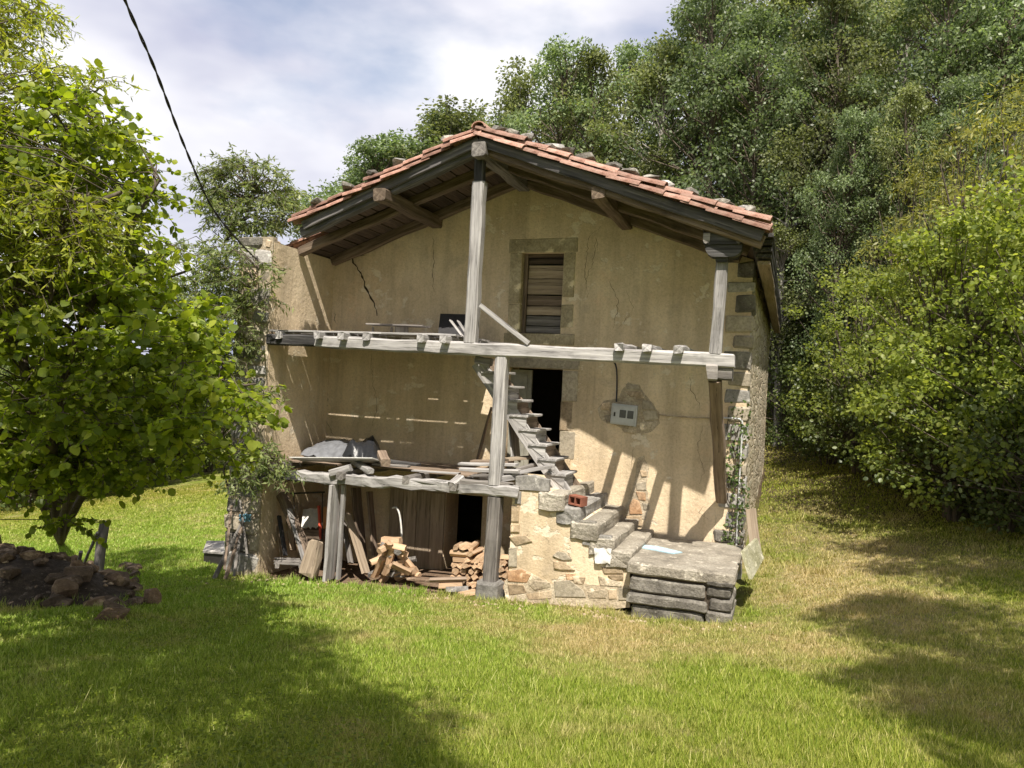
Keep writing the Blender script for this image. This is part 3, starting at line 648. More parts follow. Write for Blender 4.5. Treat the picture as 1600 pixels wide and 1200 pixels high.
# ---- gallery timbers
def tpx(name, a, b_, Y, w, h, mat, parent=house, **k):
    Ya, Yb_ = Y if isinstance(Y, tuple) else (Y, Y); return timber(name, P(*a, Ya), P(*b_, Yb_), w, h, mat, parent, **k)
ub = tpx('gallery_beam', (497, 534), (1148, 563.5), YF, .17, .175, M['grey'], jit=.010, ragged=.02, seg=18)
tpx('gallery_beam', (421, 530), (499, 534), YF + .004, .17, .165, M['black'], jit=.01)
lb = tpx('gallery_beam', (470, 744), (812, 767), YF, .17, .15, M['grey'], jit=.02, ragged=.03, seg=22)
tpx('gallery_beam', (404, 739), (474, 744), YF + .004, .165, .14, M['black'], jit=.014)
tpx('beam_splinter', (720, 752), (800, 757), YF - .03, .12, .07, M['greyd'], lb, jit=.012, taper=.6, ragged=.05)
tpx('post', (736.5, 536), (749.5, 285), YF, .165, .165, M['grey'], jit=.008, taper=1.02)
tpx('post', (749.5, 286), (751, 243), YF, .13, .13, M['black'], jit=.004)
tpx('post', (774.5, 757), (785.5, 553), YF, .17, .185, M['grey'], jit=.008, taper=.93)
tpx('post', (766.5, 908), (775, 776), YF, .18, .185, M['greyd'], jit=.006)
tpx('post', (1117, 553), (1128.5, 409), YF - .02, .14, .14, M['grey'], jit=.008, taper=1.0)
rp_ = tpx('prop', (1127, 781), (1117.5, 592), (YB - .09, YF + .02), .15, .15, M['brown'], jit=.012)
cap = tpx('prop_cap', (1106, 582), (1121, 583), YF + .03, .28, .21, M['greyd'], jit=.006, ragged=.02)
tpx('cap_block', (1123, 583), (1145, 584), YF + .06, .24, .16, M['greyd'], cap, jit=.006)
pb = block('post_footing', (P(766, 920, YF).x - .16, YF - .17, -1.55), (P(766, 920, YF).x + .17, YF + .17, P(766, 907, YF).z), M['stone'], house, .02, .03)
# upper deck
dz = P(560, 519, YF).z
for i, x in enumerate((436, 500, 538, 573, 660, 697)):
    p = P(x, 526 + (x - 436) * .03, YF - .10); 
    timber('joist', (p.x, YF - .13 - .04 * (i % 3), dz - .075), (p.x, YB, dz - .06), .10, .11, M['grey'], ub, .01, ragged=.015)
rd = random.Random(11); y = YF - .05; i = 0
while y < YB - .05:
    w = rd.uniform(.17, .23); gap = rd.choice([.010, .014, .02, .026])
    x0, x1 = XL1 + .03 + (.05 if i else 0), -4.20 + rd.uniform(-.03, .02)
    cuts = [x0, rd.uniform(-6.2, -5.2), x1]
    for a_, b_ in zip(cuts[:-1], cuts[1:]):
        timber('deck_board', (a_ + .001, y + w / 2, dz - .008 + rd.uniform(-.004, .004)), (b_ - .001, y + w / 2, dz - .008 + rd.uniform(-.006, .006)), w, .026, M['grey'], ub, .004)  # pale grey picked to bounce sunlight onto the wall above
    y += w + gap; i += 1
for x, y0, ln in ((967, 541, .55), (1011, 542.5, .62), (1061, 544, .75)):                # sawn-off joist ends on the right
    p = P(x, y0, YF - .13); timber('joist', (p.x, YF - .17, p.z - .01), (p.x + .02, YF - .17 + ln * 2.2, p.z + .0), .115, .10, M['grey'], ub, .014, ragged=.03, taper=.9)
for x in (800, 850, 905):                                       # two joists still crossing to the wall
    pass
# lower deck
dl = P(600, 741, YF).z
for i, x in enumerate((430, 540, 640, 715)):
    p = P(x, 745, YF); timber('joist', (p.x, YF - .10 - .05 * (i % 2), dl - .05), (p.x, YB, dl - .03), .11, .11, M['greyd'], lb, .012)
y = YF + .30; i = 0
while y < YB - .04:
    w = rd.uniform(.18, .25); x0, x1 = XL1 + .03, -3.75 + rd.uniform(-.5, .15)
    cuts = [x0, rd.uniform(-6.3, -5.2), x1]
    for k, (a_, b_) in enumerate(zip(cuts[:-1], cuts[1:])):
        if (i, k) in ((0, 1),): continue
        timber('deck_board', (a_ + .01, y + w / 2, dl + .018 + rd.uniform(-.006, .006)), (b_ - .01, y + w / 2, dl + .018 + rd.uniform(-.008, .008)), w, .028, M['brown'], lb, .005)
    y += w + rd.choice([.012, .03, .05]); i += 1

# ---- stone stair with plastered flank
YS = 9.56
nos = [(1014, 872), (990, 861), (962, 842), (937, 818), (908, 793), (884, 772), (858, 752)]
nz3 = [P(x, y, YS) for x, y in nos]
flank_px = [(801, 766), (858, 768), (884, 792), (905, 812), (932, 838), (960, 862), (984, 886), (984, 948), (900, 948), (793, 935), (797, 850)]
stair = prism('stone_stair', [P(x, y, YS) for x, y in flank_px], 1.6, M['plaster2'], house)
for i in range(1, 6):
    a, nx_ = nz3[i], nz3[i + 1]
    z1 = a.z; z0 = z1 - .24
    rough_block('step', (nx_.x - .12, YS - .03 - .02 * (i % 2), z0), (a.x, YB - .02, z1), [None, M['step'], M['step'], M['step'], M['stone'], M['step']][i], stair, .024, i)
stones_px([[(806, 744), (833, 742), (858, 750), (858, 768), (806, 765), 'stone'], [(806, 768), (815, 768), (814, 788), (805, 787), 'stone'], [(856, 770), (884, 774), (880, 792), (868, 791), (853, 784), 'jamb'], [(873, 793), (907, 795), (907, 809), (890, 810), (874, 804), 'stone'],
           [(892, 812), (930, 815), (934, 825), (910, 829), (896, 826), 'stone_d'], [(908, 830), (932, 829), (930, 838), (912, 838), 'stone_d'], [(911, 842), (927, 842), (926, 853), (910, 850), 'stone'], [(932, 836), (955, 838), (960, 856), (934, 858), 'stone'],
           [(924, 858), (946, 860), (946, 866), (930, 864), 'tan'], [(958, 862), (982, 866), (978, 884), (962, 878), 'stone_d'], [(940, 886), (974, 888), (974, 896), (944, 896), 'tan'], [(950, 899), (974, 898), (974, 906), (956, 906), 'tan'], [(796, 838), (822, 836), (832, 846), (806, 852), 'tan'],
           [(864, 868), (872, 861), (884, 864), (894, 874), (880, 876), 'jamb'], [(865, 876), (884, 878), (899, 890), (880, 892), (866, 888), 'tan'], [(798, 820), (812, 819), (812, 832), (798, 832), 'tan'], [(800, 790), (812, 790), (811, 815), (799, 815), 'tan'],
           [(884, 896), (900, 896), (902, 906), (886, 906), 'orange'], [(796, 856), (808, 855), (808, 886), (795, 886), 'jamb']], YS, stair, .016, name='flank_stone', seed=9)
patch([(788, 912), (800, 890), (815, 888), (838, 900), (862, 912), (890, 905), (910, 912), (940, 915), (984, 915), (984, 950), (900, 950), (790, 945)], YS, M['mortar'], stair, proud=.012)
stones_px([[(792, 892), (816, 889), (830, 898), (824, 910), (794, 908), 'orange'], [(793, 912), (818, 913), (824, 926), (796, 930), 'tan'], [(826, 914), (836, 906), (860, 910), (862, 918), (836, 922), 'mortar'], [(822, 928), (862, 922), (862, 934), (826, 936), 'tan'], [(866, 908), (890, 906), (912, 922), (916, 932), (868, 932), 'jamb'],
           [(918, 924), (946, 920), (948, 934), (920, 934), 'mortar'], [(950, 920), (964, 921), (964, 936), (952, 936), 'tan'], [(967, 918), (982, 918), (982, 938), (967, 938), 'jamb'], [(894, 900), (915, 902), (912, 914), (898, 912), 'tan'], [(935, 900), (972, 910), (972, 916), (938, 914), 'mortar']], YS, stair, .016, name='flank_stone', seed=10)
for pts, w in (([(855, 797), (860, 794), (866, 800)], .014), ([(838, 826), (850, 830), (870, 826)], .006), ([(820, 838), (828, 832)], .008), ([(864, 872), (875, 860), (885, 862), (896, 876)], .02), ([(843, 901), (870, 906), (895, 904)], .012), ([(850, 838), (862, 850)], .004)):
    crack(pts, w, YS - .004, stair)
# landing platform of long dressed blocks at the foot
YP = 9.30
def zp(x, y): return P(x, y, YP).z
def pblock(name, x0, x1, y0, y1, fr, dep, parent, seed, mat=None):
    xm = (x0 + x1) / 2; return rough_block(name, (P(x0, y0, YP).x, YP - fr, zp(xm, y1)), (P(x1, y0, YP).x, YP + dep, zp(xm, y0)), mat or M['stone_d'], parent, .014, seed, 5)
pl = pblock('stair_platform', 979, 1150, 888, 907, 0, YB - YP - .03, house, 1, M['step'])
ztop = zp(1064, 888)
for sd_, (x0, x1, y0, y1, fr) in enumerate(((983, 1102, 909, 931, -.015), (1104, 1146, 909, 918, .0), (1104, 1143, 920, 936, -.02), (980, 1106, 934, 950, .035), (1108, 1145, 938, 956, .0), (986, 1100, 953, 985, .0), (1102, 1144, 958, 990, .02))):
    pblock('platform_block', x0, x1, y0, y1, fr, .8, pl, sd_ + 3)
block('platform_core', (P(990, 915, YP).x, YP + .06, -1.5), (P(1138, 915, YP).x, YB - .1, ztop - .16), M['humus0'], pl, .0, .01)
prism('blue_paint_smear', [(-1.72, 10.2, ztop + .012), (-1.25, 10.05, ztop + .012), (-1.15, 10.2, ztop + .012), (-1.5, 10.4, ztop + .012), (-1.75, 10.38, ztop + .012)], -.012, M['sky_b'], pl, direction=(0, 0, 1))

# ---- wooden stair up to the upper deck
YW0, YW1 = 9.98, 10.50
A0, A1 = P(886, 776, YW0), P(746, 566, YW0); A0b, A1b = P(893, 770, YW1), P(770, 585, YW1)
ws = timber('wooden_stair', A0, A1, .04, .20, M['grey'], house, .008)
timber('stringer', Vector((A0.x, YW1, A0.z)), Vector((A1.x, YW1, A1.z)), .04, .20, M['brown'], ws, .008)
for i in range(10):
    x, y = 886 - 14.8 * i, 742 - 23 * i + (0 if i < 6 else 1); p = P(x, y, YW0 + .03)
    if i < 7:
        timber('riser', (p.x - .04, YW0 + .02, p.z - .115), (p.x - .04, YW1 - .02, p.z - .115), .02, .19, M['brown'] if i % 3 else M['grey'], ws, .003, seg=2)
    if i not in (8,):
        timber('tread', (p.x - .13, YW0 - .05, p.z), (p.x - .13 + .005 * i, YW1 + .04, p.z), .27, .03, M['grey'], ws, .004, seg=3)
    prism('tread_cleat', [(p.x - .25, YW0 - .03, p.z - .02), (p.x - .02, YW0 - .03, p.z - .02), (p.x - .02, YW0 - .03, p.z - .17)], .03, M['grey'], ws)
tpx('stair_trimmer', (744, 562), (768, 566), YF + .10, .12, .10, M['greyd'])

# ------------------------------------------------------------------ loose things on and about the house
def single(o, label, cat, group=None): return setk(o, label, cat, group)
def plank(name, a, b_, w, h, mat, label, cat='plank', group=None, **k):
    return single(timber(name, a, b_, w, h, mat, None, **k), label, cat, group)
# electricity meter box
mc = P(976, 648, YB); mrot = Matrix.Rotation(.06, 4, 'Y')
mbx = thing('meter_box', 'pale grey electricity meter box with two dark windows on the broken plaster', 'meter box', (mc.x, YB, mc.z))
def mbox(name, x0, x1, z0, z1, y0, y1, mat, par):
    bm = bmesh.new(); bmesh.ops.create_cube(bm, size=1)
    for v in bm.verts: v.co = Vector(((x0 + x1) / 2 + v.co.x * (x1 - x0), (y0 + y1) / 2 + v.co.y * (y1 - y0), (z0 + z1) / 2 + v.co.z * (z1 - z0)))
    bmesh.ops.bevel(bm, geom=bm.edges[:], offset=.004, segments=2, affect='EDGES')
    return bm_obj(name, bm, mat, par, Matrix.Translation(mc) @ mrot)
mbox('housing', -.19, .19, -.15, .15, -.07, .02, M['box'], mbx)
md = mbox('door', -.17, .165, -.13, .13, -.085, -.0705, M['box'], mbx)
mbox('window', -.06, .035, -.045, .07, -.09, -.0855, M['glassd'], md); mbox('window', .055, .145, -.045, .07, -.09, -.0855, M['glassd'], md)
mbox('latch', -.145, -.12, -.035, .025, -.093, -.0855, M['metal'], md)
single(pipe('power_cable', smooth_path([P(903, 560, YB - .03), P(940, 561, YB - .03), P(957, 564, YB - .03), P(963, 575, YB - .03), P(964, 600, YB - .03), P(963, 628, YB - .05)]), .011, M['cable']), 'black cable dropping from the gallery beam to the meter box', 'cable')
single(pipe('power_cable', smooth_path([P(1030, 648, YB - .03), P(1060, 651, YB - .025), P(1100, 653, YB - .025), P(1140, 654, YB - .04)]), .010, M['mortar']), 'thin beige cable running from the meter box to the corner quoins', 'cable')
single(pipe('conduit_pipe', smooth_path([P(1128, 653, YB - .05), P(1150, 654, YB - .05), P(1158, 657, YB - .05), P(1160, 668, YB - .05), P(1157, 720, YB - .05), P(1153, 800, YB - .05), P(1150, 866, YB - .05)]), .014, M['pipe']), 'pale grey conduit bending down the ivy-grown corner quoins', 'pipe')
# overhead service cable: two twisted strands
def cable_pts():
    key = [P(400, 405, YF - .06), PD(372, 376, 9.5), PD(330, 322, 8.6), PD(288, 228, 7.4), PD(242, 108, 6.2), PD(195, 0, 5.3), PD(140, -150, 4.3), PD(80, -340, 3.4)]
    q = smooth_path(key, 60); out = [q[0]]
    for p in q[1:]:
        if (p - out[-1]).length > .05: out.append(p)
    return out
cpts = cable_pts(); strands = []
for ph in (0, math.pi):
    q = []
    for i, p in enumerate(cpts): a = i * .62 + ph; q.append((p.x + .008 * math.cos(a), p.y, p.z + .008 * math.sin(a)))
    strands.append((q, [.0072] * len(q)))
v, f = tube_np(strands, 6); single(np_mesh('overhead_cable', v, f, M['cable'], None, True), 'black twisted overhead cable sagging to the left wall end', 'cable')
bk = thing('cable_bracket', 'dark iron cable bracket on the left wall end', 'bracket', P(402, 404, YF - .03)); pipe('hook', smooth_path([P(402, 400, YF - .02), P(401, 403, YF - .08), P(399, 407, YF - .07)]), .012, M['metal'], bk)

# upper deck
t = P(622, 512, 10.6); tb = thing('low_bench', 'low dark wooden bench with thin top on the upper gallery', 'bench', (t.x, 10.6, dz))
a, b_ = P(578, 507, 10.5), P(666, 510, 10.5)
timber('bench_top', a, b_, .26, .022, M['greyd'], tb, .003)
for x in (583, 612, 628): q = P(x, 511, 10.5); timber('leg', (q.x, 10.5, dz + .005), (q.x, 10.5, q.z + .0), .03, .22 if x == 628 else .03, M['greyd'], tb, .002, up=(1, 0, 0))
a, b_ = P(684, 521, 10.55), P(725, 521, 10.55)
single(prism('dark_board', [Vector((a.x, 10.55, dz + .01)), Vector((b_.x, 10.55, dz + .01)), P(728, 491, 10.9), P(688, 490, 10.9)], .02, M['darkbrd']), 'dark square panel leaning on the wall of the upper gallery', 'panel')
plank('slat', P(724, 527, 9.75), P(704, 501, 10.05), .05, .02, M['grey'], 'left of two short pale slats standing behind the upper post', 'slat', up=(0, -1, 0), roll=math.pi / 2)
plank('slat', P(732, 527, 9.72), P(716, 502, 10.0), .05, .02, M['grey'], 'right of two short pale slats standing behind the upper post', 'slat', up=(0, -1, 0), roll=math.pi / 2)
plank('diagonal_slat', P(750, 477, YF - .10), P(826, 537, YF - .10), .03, .06, M['grey'], 'pale diagonal slat nailed from the tall post down to the upper beam', 'slat')
plank('loose_plank', P(752, 535, 9.75), P(800, 537, 9.95), .12, .02, M['greyd'], 'splintered dark plank lying behind the upper beam right of the post')

# lower deck: tarpaulin, sheet, planks, offcuts
def cloth(name, corners, amp, mat, label, cat, seed, nx_=22, ny_=12):
    r = random.Random(seed); V, Fc = [], []
    ph = [r.uniform(0, 9) for _ in range(4)]
    for j in range(ny_ + 1):
        for i in range(nx_ + 1):
            u, w = i / nx_, j / ny_; p = (corners[0] * (1 - u) + corners[1] * u) * (1 - w) + (corners[3] * (1 - u) + corners[2] * u) * w
            e = min(1, 4 * min(u, 1 - u, w, 1 - w) + .05); h = amp * math.sqrt(e) * (.75 + .35 * math.sin(5 * u + ph[0]) * math.cos(3 * w + ph[1])) + .035 * mnoise.noise((u * 7, w * 5, seed)) + .02 * abs(math.sin(u * 17 + w * 9 + ph[2]))
            V.append((p.x + .02 * mnoise.noise((u * 9, w * 9, 4)), p.y + .02 * mnoise.noise((u * 8, w * 8, 9)), p.z + h))
    for j in range(ny_):
        for i in range(nx_): a = j * (nx_ + 1) + i; Fc.append((a, a + 1, a + nx_ + 2, a + nx_ + 1))
    o = mesh_obj(name, V, Fc, mat, None, smooth=True); return single(o, label, cat) if label else o
tzz = dl + .05
def dk(x, y, Y, dzz=0): p = P(x, y, Y); return Vector((p.x, Y, dl + .05 + dzz))
cloth('tarpaulin', [dk(470, 700, 9.98), dk(562, 700, 9.98), dk(590, 690, 10.75), dk(478, 690, 10.75)], .27, M['tarpgrey'], 'grey folded plastic tarpaulin heaped on the lower gallery', 'tarpaulin', 4)
cloth('plastic_roll', [dk(535, 700, 9.95, .01), dk(594, 702, 9.95, .01), dk(597, 692, 10.6, .01), dk(545, 690, 10.6, .01)], .36, M['plastic'], 'shiny black plastic sheet rolled beside the grey tarpaulin', 'plastic sheet', 9)
plank('loose_sheet', dk(463, 714, 9.70, .03), dk(592, 702, 9.70, .125), .34, .014, M['pitch'], 'long whitish sheet lying along the front of the tarpaulin', 'sheet', jit=.006, up=(0, .25, 1))
plank('loose_plank', dk(590, 700, 9.98, .10), dk(655, 708, 9.98, .07), .16, .03, M['black'], 'dark plank jutting right from under the black plastic')
plank('loose_plank', dk(585, 704, 9.80, .05), dk(640, 712, 9.85, .05), .12, .03, M['greyd'], 'lower dark board poking out beneath the jutting plank')
plank('timber_offcut', P(517, 740, YF - .08), P(548, 730, YF + .0), .15, .10, M['grey'], 'squared timber offcut lying on the lower beam below the tarpaulin', 'offcut')
plank('timber_offcut', P(579, 737, YF - .05), P(553, 722, YF + .35), .10, .07, M['grey'], 'slanting pale offcut right of the squared block on the lower beam', 'offcut')
plank('timber_offcut', P(603, 722, YF + .0), P(596, 709, YF + .3), .13, .10, M['brown'], 'reddish-brown offcut at the right end of the white sheet', 'offcut')
plank('loose_plank', P(626, 747, YF - .02), P(706, 757, YF - .02), .14, .025, M['grey'], 'short pale board lying along the lower beam')
plank('timber_offcut', P(707, 761, YF - .10), P(722, 748, YF + .05), .14, .14, M['grey'], 'stubby joist end sticking out left of the middle post', 'offcut')
plank('loose_plank', P(645, 735, 9.85), P(718, 740, 9.85), .10, .02, M['grey'], 'thin pale lath lying deep on the lower gallery floor')
plank('loose_plank', P(718, 725, 9.75), P(808, 726, 9.80), .16, .03, M['grey'], 'topmost grey plank of the pile behind the middle post', seed=2)
plank('loose_plank', P(738, 720, 9.95), P(800, 722, 9.95), .18, .03, M['brown'], 'brown board lying under the stair behind the middle post')
plank('loose_plank', P(720, 733, 9.68), P(812, 737, 9.66), .12, .045, M['grey'], 'thick grey plank in the middle of the pile behind the post')
plank('loose_plank', P(738, 743, 9.64), P(780, 742, 9.64), .12, .03, M['greyd'], 'lowest dark plank of the pile behind the middle post')
plank('loose_plank', P(790, 718, 9.9), P(845, 713, 10.3), .20, .03, M['tanw'], 'clean tan board lying at the foot of the wooden stair')
plank('loose_plank', P(783, 748, YF + .05), P(815, 741, YF + .2), .12, .08, M['grey'], 'bent grey timber right of the middle post on the lower beam')
plank('loose_plank', P(795, 737, 9.7), P(872, 716, 10.35), .05, .05, M['greyd'], 'dark pole slanting up across the foot of the wooden stair', 'pole')
plank('loose_plank', P(800, 742, 9.66), P(862, 728, 9.9), .07, .05, M['grey'], 'pale pole lying under the dark slanting pole', 'pole')
plank('leaning_board', P(806, 718, 10.25), P(800, 640, 10.5), .02, .33, M['grey'], 'wide grey board standing behind the middle post under the stair', 'board', up=(0, -1, 0), roll=0)
plank('leaning_pole', P(744, 724, 11.1), P(768, 636, 11.12), .04, .04, M['brown'], 'thin brown pole leaning on the wall left of the middle post', 'pole')

# bricks and scraps on the steps
bp = P(905, 772, 9.72); br = thing('hollow_brick', 'red hollow brick standing on the stone steps', 'brick', (bp.x, bp.y, nz3[5].z - .14))
def hollow(name, w, h, d, mat, par, mw):
    bm = bmesh.new(); t_ = .018
    for (x0, x1, z0, z1) in ((-w/2, w/2, 0, t_), (-w/2, w/2, h - t_, h), (-w/2, -w/2 + t_, t_ + .0005, h - t_ - .0005), (w/2 - t_, w/2, t_ + .0005, h - t_ - .0005), (-.008, .008, t_ + .0005, h - t_ - .0005)):
        g = bmesh.ops.create_cube(bm, size=1)['verts']
        for v in g: v.co = Vector(((x0 + x1) / 2 + v.co.x * (x1 - x0), v.co.y * d, (z0 + z1) / 2 + v.co.z * (z1 - z0)))
    return bm_obj(name, bm, mat, par, mw)
hollow('brick_shell', .20, .12, .14, M['brick'], br, Matrix.Translation((bp.x, bp.y - .06, nz3[4].z + .012)) @ Matrix.Rotation(-.35, 4, 'Z') @ Matrix.Rotation(.06, 4, 'Y'))
single(cloth('paint_sack', [P(928, 857, YS - .05), P(956, 860, YS - .05), P(953, 884, YS - .06), P(930, 881, YS - .06)], .0, M['white'], None, None, 3, 6, 6), 'scrap of white and blue plastic stuck on the stair flank', 'plastic scrap')

# ---- firewood
def split_log(name, c, axis, l, r_, label, cat, group, seed, mat=None):
    """a quarter-split log: wedge section with a bark face"""
    r = random.Random(seed); n = r.choice([3, 4, 5]); a0 = r.uniform(0, 6.3); prof = []
    for i in range(n + 1):
        a = a0 + (i + r.uniform(-.25, .25)) / (n + 1) * 6.283; q = r_ * r.uniform(.7, 1.2); prof.append((q * math.cos(a), q * math.sin(a) * .85))
    m, _ = frame(Vector(c) - Vector(axis).normalized() * l / 2, Vector(c) + Vector(axis)); V, Fc = [], []; k = len(prof)
    for i in range(3):
        s = 1 + r.uniform(-.06, .06)
        for (y, z) in prof: V.append((l * i / 2 + r.uniform(-.004, .004), y * s + r.uniform(-.004, .004), z * s))
    for i in range(2):
        for j in range(k): Fc.append((i * k + j, i * k + (j + 1) % k, (i + 1) * k + (j + 1) % k, (i + 1) * k + j))
    Fc += [tuple(range(k - 1, -1, -1)), tuple(2 * k + j for j in range(k))]
    return single(mesh_obj(name, V, Fc, mat or M['log'], None, m), label, cat, group)
rl = random.Random(33)
def stack(x0, x1, ybot, ytops, Y, label, group, stepx=10.5, stepy=9.5):
    row = 0; y = ybot
    while y > min(ytops):
        x = x0 + (stepx / 2 if row % 2 else 0) + rl.uniform(-1, 1)
        while x < x1:
            top = ytops[min(len(ytops) - 1, int((x - x0) / (x1 - x0) * len(ytops)))]
            if y - 4 > top:
                p = P(x, y, Y); r_ = rl.uniform(.044, .06)
                ax_ = (rl.uniform(-.12, .12), 1, rl.uniform(-.05, .05)); 
                if row in (5, 6) and x < x0 + 20:
                    if x < x0 + 8: split_log('firewood_log', p + Vector((.11, .05, 0)), (1, .1, .03), .30, r_, label, 'firewood', group, rl.random())
                else: split_log('firewood_log', p + Vector((0, .14 + rl.uniform(-.03, .03), 0)), ax_, .33, r_, label, 'firewood', group, rl.random())
            x += stepx * rl.uniform(.9, 1.12)
        y -= stepy; row += 1
stack(707, 762, 922, [848, 846, 848, 860, 864, 866], YF + .12, 'orange split log in the tidy stack left of the centre post', 'firewood stacked left of the centre post')
stack(781, 797, 916, [868, 866, 872], YF + .10, 'split log in the small stack right of the centre post', 'firewood stacked right of the centre post', 9, 9)
for (x, y, dx, dz_, l, m_) in ((592, 885, .5, .9, .36, 'log'), (600, 893, .3, 1, .34, 'log'), (607, 880, .2, 1, .36, 'log'), (596, 870, .7, .8, .34, 'log'), (612, 866, .3, .9, .34, 'log'), (605, 852, 1, .2, .36, 'log'), (612, 846, 1, .05, .3, 'log'),
                               (622, 862, -.3, .9, .36, 'log'), (634, 875, -.5, .8, .38, 'log'), (628, 890, .9, .2, .34, 'bark'), (612, 876, .9, -.2, .3, 'bark'), (604, 898, .4, .7, .28, 'log'), (640, 893, .8, .2, .28, 'log'), (620, 898, .9, .1, .3, 'bark'), (648, 897, .9, .0, .18, 'log')):
    p = P(x, y, 9.80 + rl.uniform(-.12, .12)); split_log('firewood_log', p, (dx, rl.uniform(-.5, .2), dz_), l * .95, rl.uniform(.055, .075), 'split log tumbled in the loose heap between the planks and the cellar door', 'firewood', 'loose firewood heap', rl.random(), M[m_])
for q in range(24):
    a = rl.uniform(0, 1); yy = 900 - 52 * a; x = 612 + rl.uniform(-30, 30) * (1.05 - .75 * a); p = P(x, yy, 9.85 + rl.uniform(-.2, .22))
    split_log('firewood_log', p, (rl.uniform(-1, 1), rl.uniform(-1.4, .3), rl.uniform(-.35, .6)), rl.uniform(.24, .34), rl.uniform(.045, .062), 'split log tumbled in the loose heap between the planks and the cellar door', 'firewood', 'loose firewood heap', rl.random(), M['log' if rl.random() < .8 else 'bark'])
for (x, y, dx, l, m_) in ((704, 914, 1, .32, 'log'), (714, 922, .9, .30, 'bark'), (730, 927, .4, .25, 'log'), (700, 905, 1, .5, 'brown')):
    p = P(x, y, YF - .05); split_log('firewood_log', p, (dx, .5, .05), l, .05, 'stray split log on the soil at the foot of the tidy stack', 'firewood', 'stray logs by the stack', rl.random(), M[m_])
plank('soil_board', P(640, 903, YF + .2), P(712, 911, YF + .12), .16, .03, M['soil'], 'muddy board lying on the soil before the cellar door', 'board')

# ---- boards and junk in the cellar bay
gl = lambda x, y: P(x, y, YF)
plank('upright_plank', P(513, 906, YF - .02), P(524, 757, YF - .02), .05, .255, M['grey'], 'broad grey plank standing under the lower beam, left support', up=(0, -1, 0), roll=0)
plank('upright_plank', P(528.5, 905, YF + .02), P(537, 758, YF + .02), .05, .07, M['grey'], 'narrow strip standing against the broad grey plank', up=(0, -1, 0))
plank('leaning_board', P(572, 896, 9.85), P(541, 802, 10.05), .035, .17, M['tanw'], 'pale curved slab board leaning right of the broad plank', 'board', up=(0, -1, 0), bow=-.03)
plank('leaning_board', P(566, 872, 10.7), P(556, 762, 10.8), .035, .25, M['brown'], 'wide brown board standing behind the pale curved slab', 'board', up=(0, -1, 0))
plank('leaning_board', P(586, 868, 10.75), P(577, 768, 10.85), .035, .15, M['brown'], 'narrow brown board right of the wide brown board', 'board', up=(0, -1, 0))
plank('leaning_board', P(548, 880, 9.9), P(532, 790, 10.3), .03, .10, M['greyd'], 'dark narrow board between the broad plank and the curved slab', 'board', up=(0, -1, 0))
plank('leaning_log', P(482, 872, 9.75), P(440, 772, 9.95), .13, .13, M['brown'], 'round brown log leaning towards the left wall', 'log')
plank('leaning_board', P(478, 884, 9.62), P(452, 795, 9.85), .03, .10, M['grey'], 'grey board leaning just right of the round log', 'board', up=(0, -1, 0))
plank('leaning_board', P(441, 872, 9.95), P(427, 784, 10.02), .03, .08, M['tanw'], 'pale lath leaning on the inner face of the left wall', 'board', up=(0, -1, 0))
plank('leaning_board', P(446, 868, 9.75), P(436, 806, 9.9), .03, .08, M['darkbrd'], 'short black board behind the pale lath', 'board', up=(0, -1, 0))
plank('leaning_board', P(457, 860, 10.1), P(447, 766, 10.4), .03, .09, M['tanw'], 'tall pale batten behind the round log', 'board', up=(0, -1, 0))
plank('leaning_board', P(466, 850, 10.3), P(461, 764, 10.5), .03, .07, M['tanw'], 'thin yellowish batten left of the white sack', 'board', up=(0, -1, 0))
rk = thing('metal_rack', 'thin dark metal rack below the lower beam behind the broad plank', 'rack', (P(480, 790, 10.3).x, 10.3, gz(-6.4, 10.3)))
pipe('top_bar', [P(454, 771, 10.2), P(507, 769, 10.2)], .014, M['metal'], rk); pipe('post_bar', [P(459, 771, 10.2), P(461, 860, 10.2)], .010, M['metal'], rk); pipe('post_bar', [P(504, 769, 10.2), P(503, 870, 10.2)], .010, M['metal'], rk)
sk = cloth('white_sack', [P(470, 826, 10.32), P(500, 826, 10.30), P(499, 795, 10.5), P(474, 797, 10.5)], .01, M['white'], 'white plastic sack propped behind the leaning boards', 'sack', 6, 10, 8)
plank('red_strip', P(501, 842, 10.2), P(498, 790, 10.25), .03, .045, M['red'], 'bright red plastic strip left of the broad plank', 'strip')
single(prism('orange_crate', [P(503, 826, 10.3), P(519, 826, 10.3), P(519, 790, 10.3), P(503, 793, 10.3)], .25, M['orng']), 'orange crate half hidden behind the broad plank', 'crate')
single(prism('brown_box', [P(470, 850, 10.35), P(500, 850, 10.35), P(500, 828, 10.35), P(470, 828, 10.35)], .3, M['brown']), 'brown box under the white sack', 'box')
stp = P(487, 870, 9.56); single(timber('split_stump', P(482, 896, 9.52), P(496, 846, 9.60), .26, .19, M['tanw'], None, .03, taper=.7, ragged=.04), 'pale split stump leaning against the broad plank', 'stump')
pal = thing('wood_pallet', 'low weathered pallet on the ground beside the left wall', 'pallet', (P(455, 880, 9.7).x, 9.7, gz(-6.7, 9.7)))
for k in range(3): timber('slat', P(430, 872 + k * 4, 9.75 - k * .09), P(476, 874 + k * 4, 9.75 - k * .09), .07, .022, M['greyd'], pal, .004)
for x in (433, 470): timber('bearer', P(x, 877, 9.80), P(x, 884, 9.52), .06, .07, M['greyd'], pal, .004)
pipe_pts = smooth_path([P(628, 852, 10.2), P(627, 825, 10.2), P(624, 803, 10.2), P(619, 793, 10.2), P(613, 794, 10.2)])
single(pipe('bent_pipe', pipe_pts, .014, M['white']), 'thin white bent pipe standing behind the firewood heap', 'pipe')
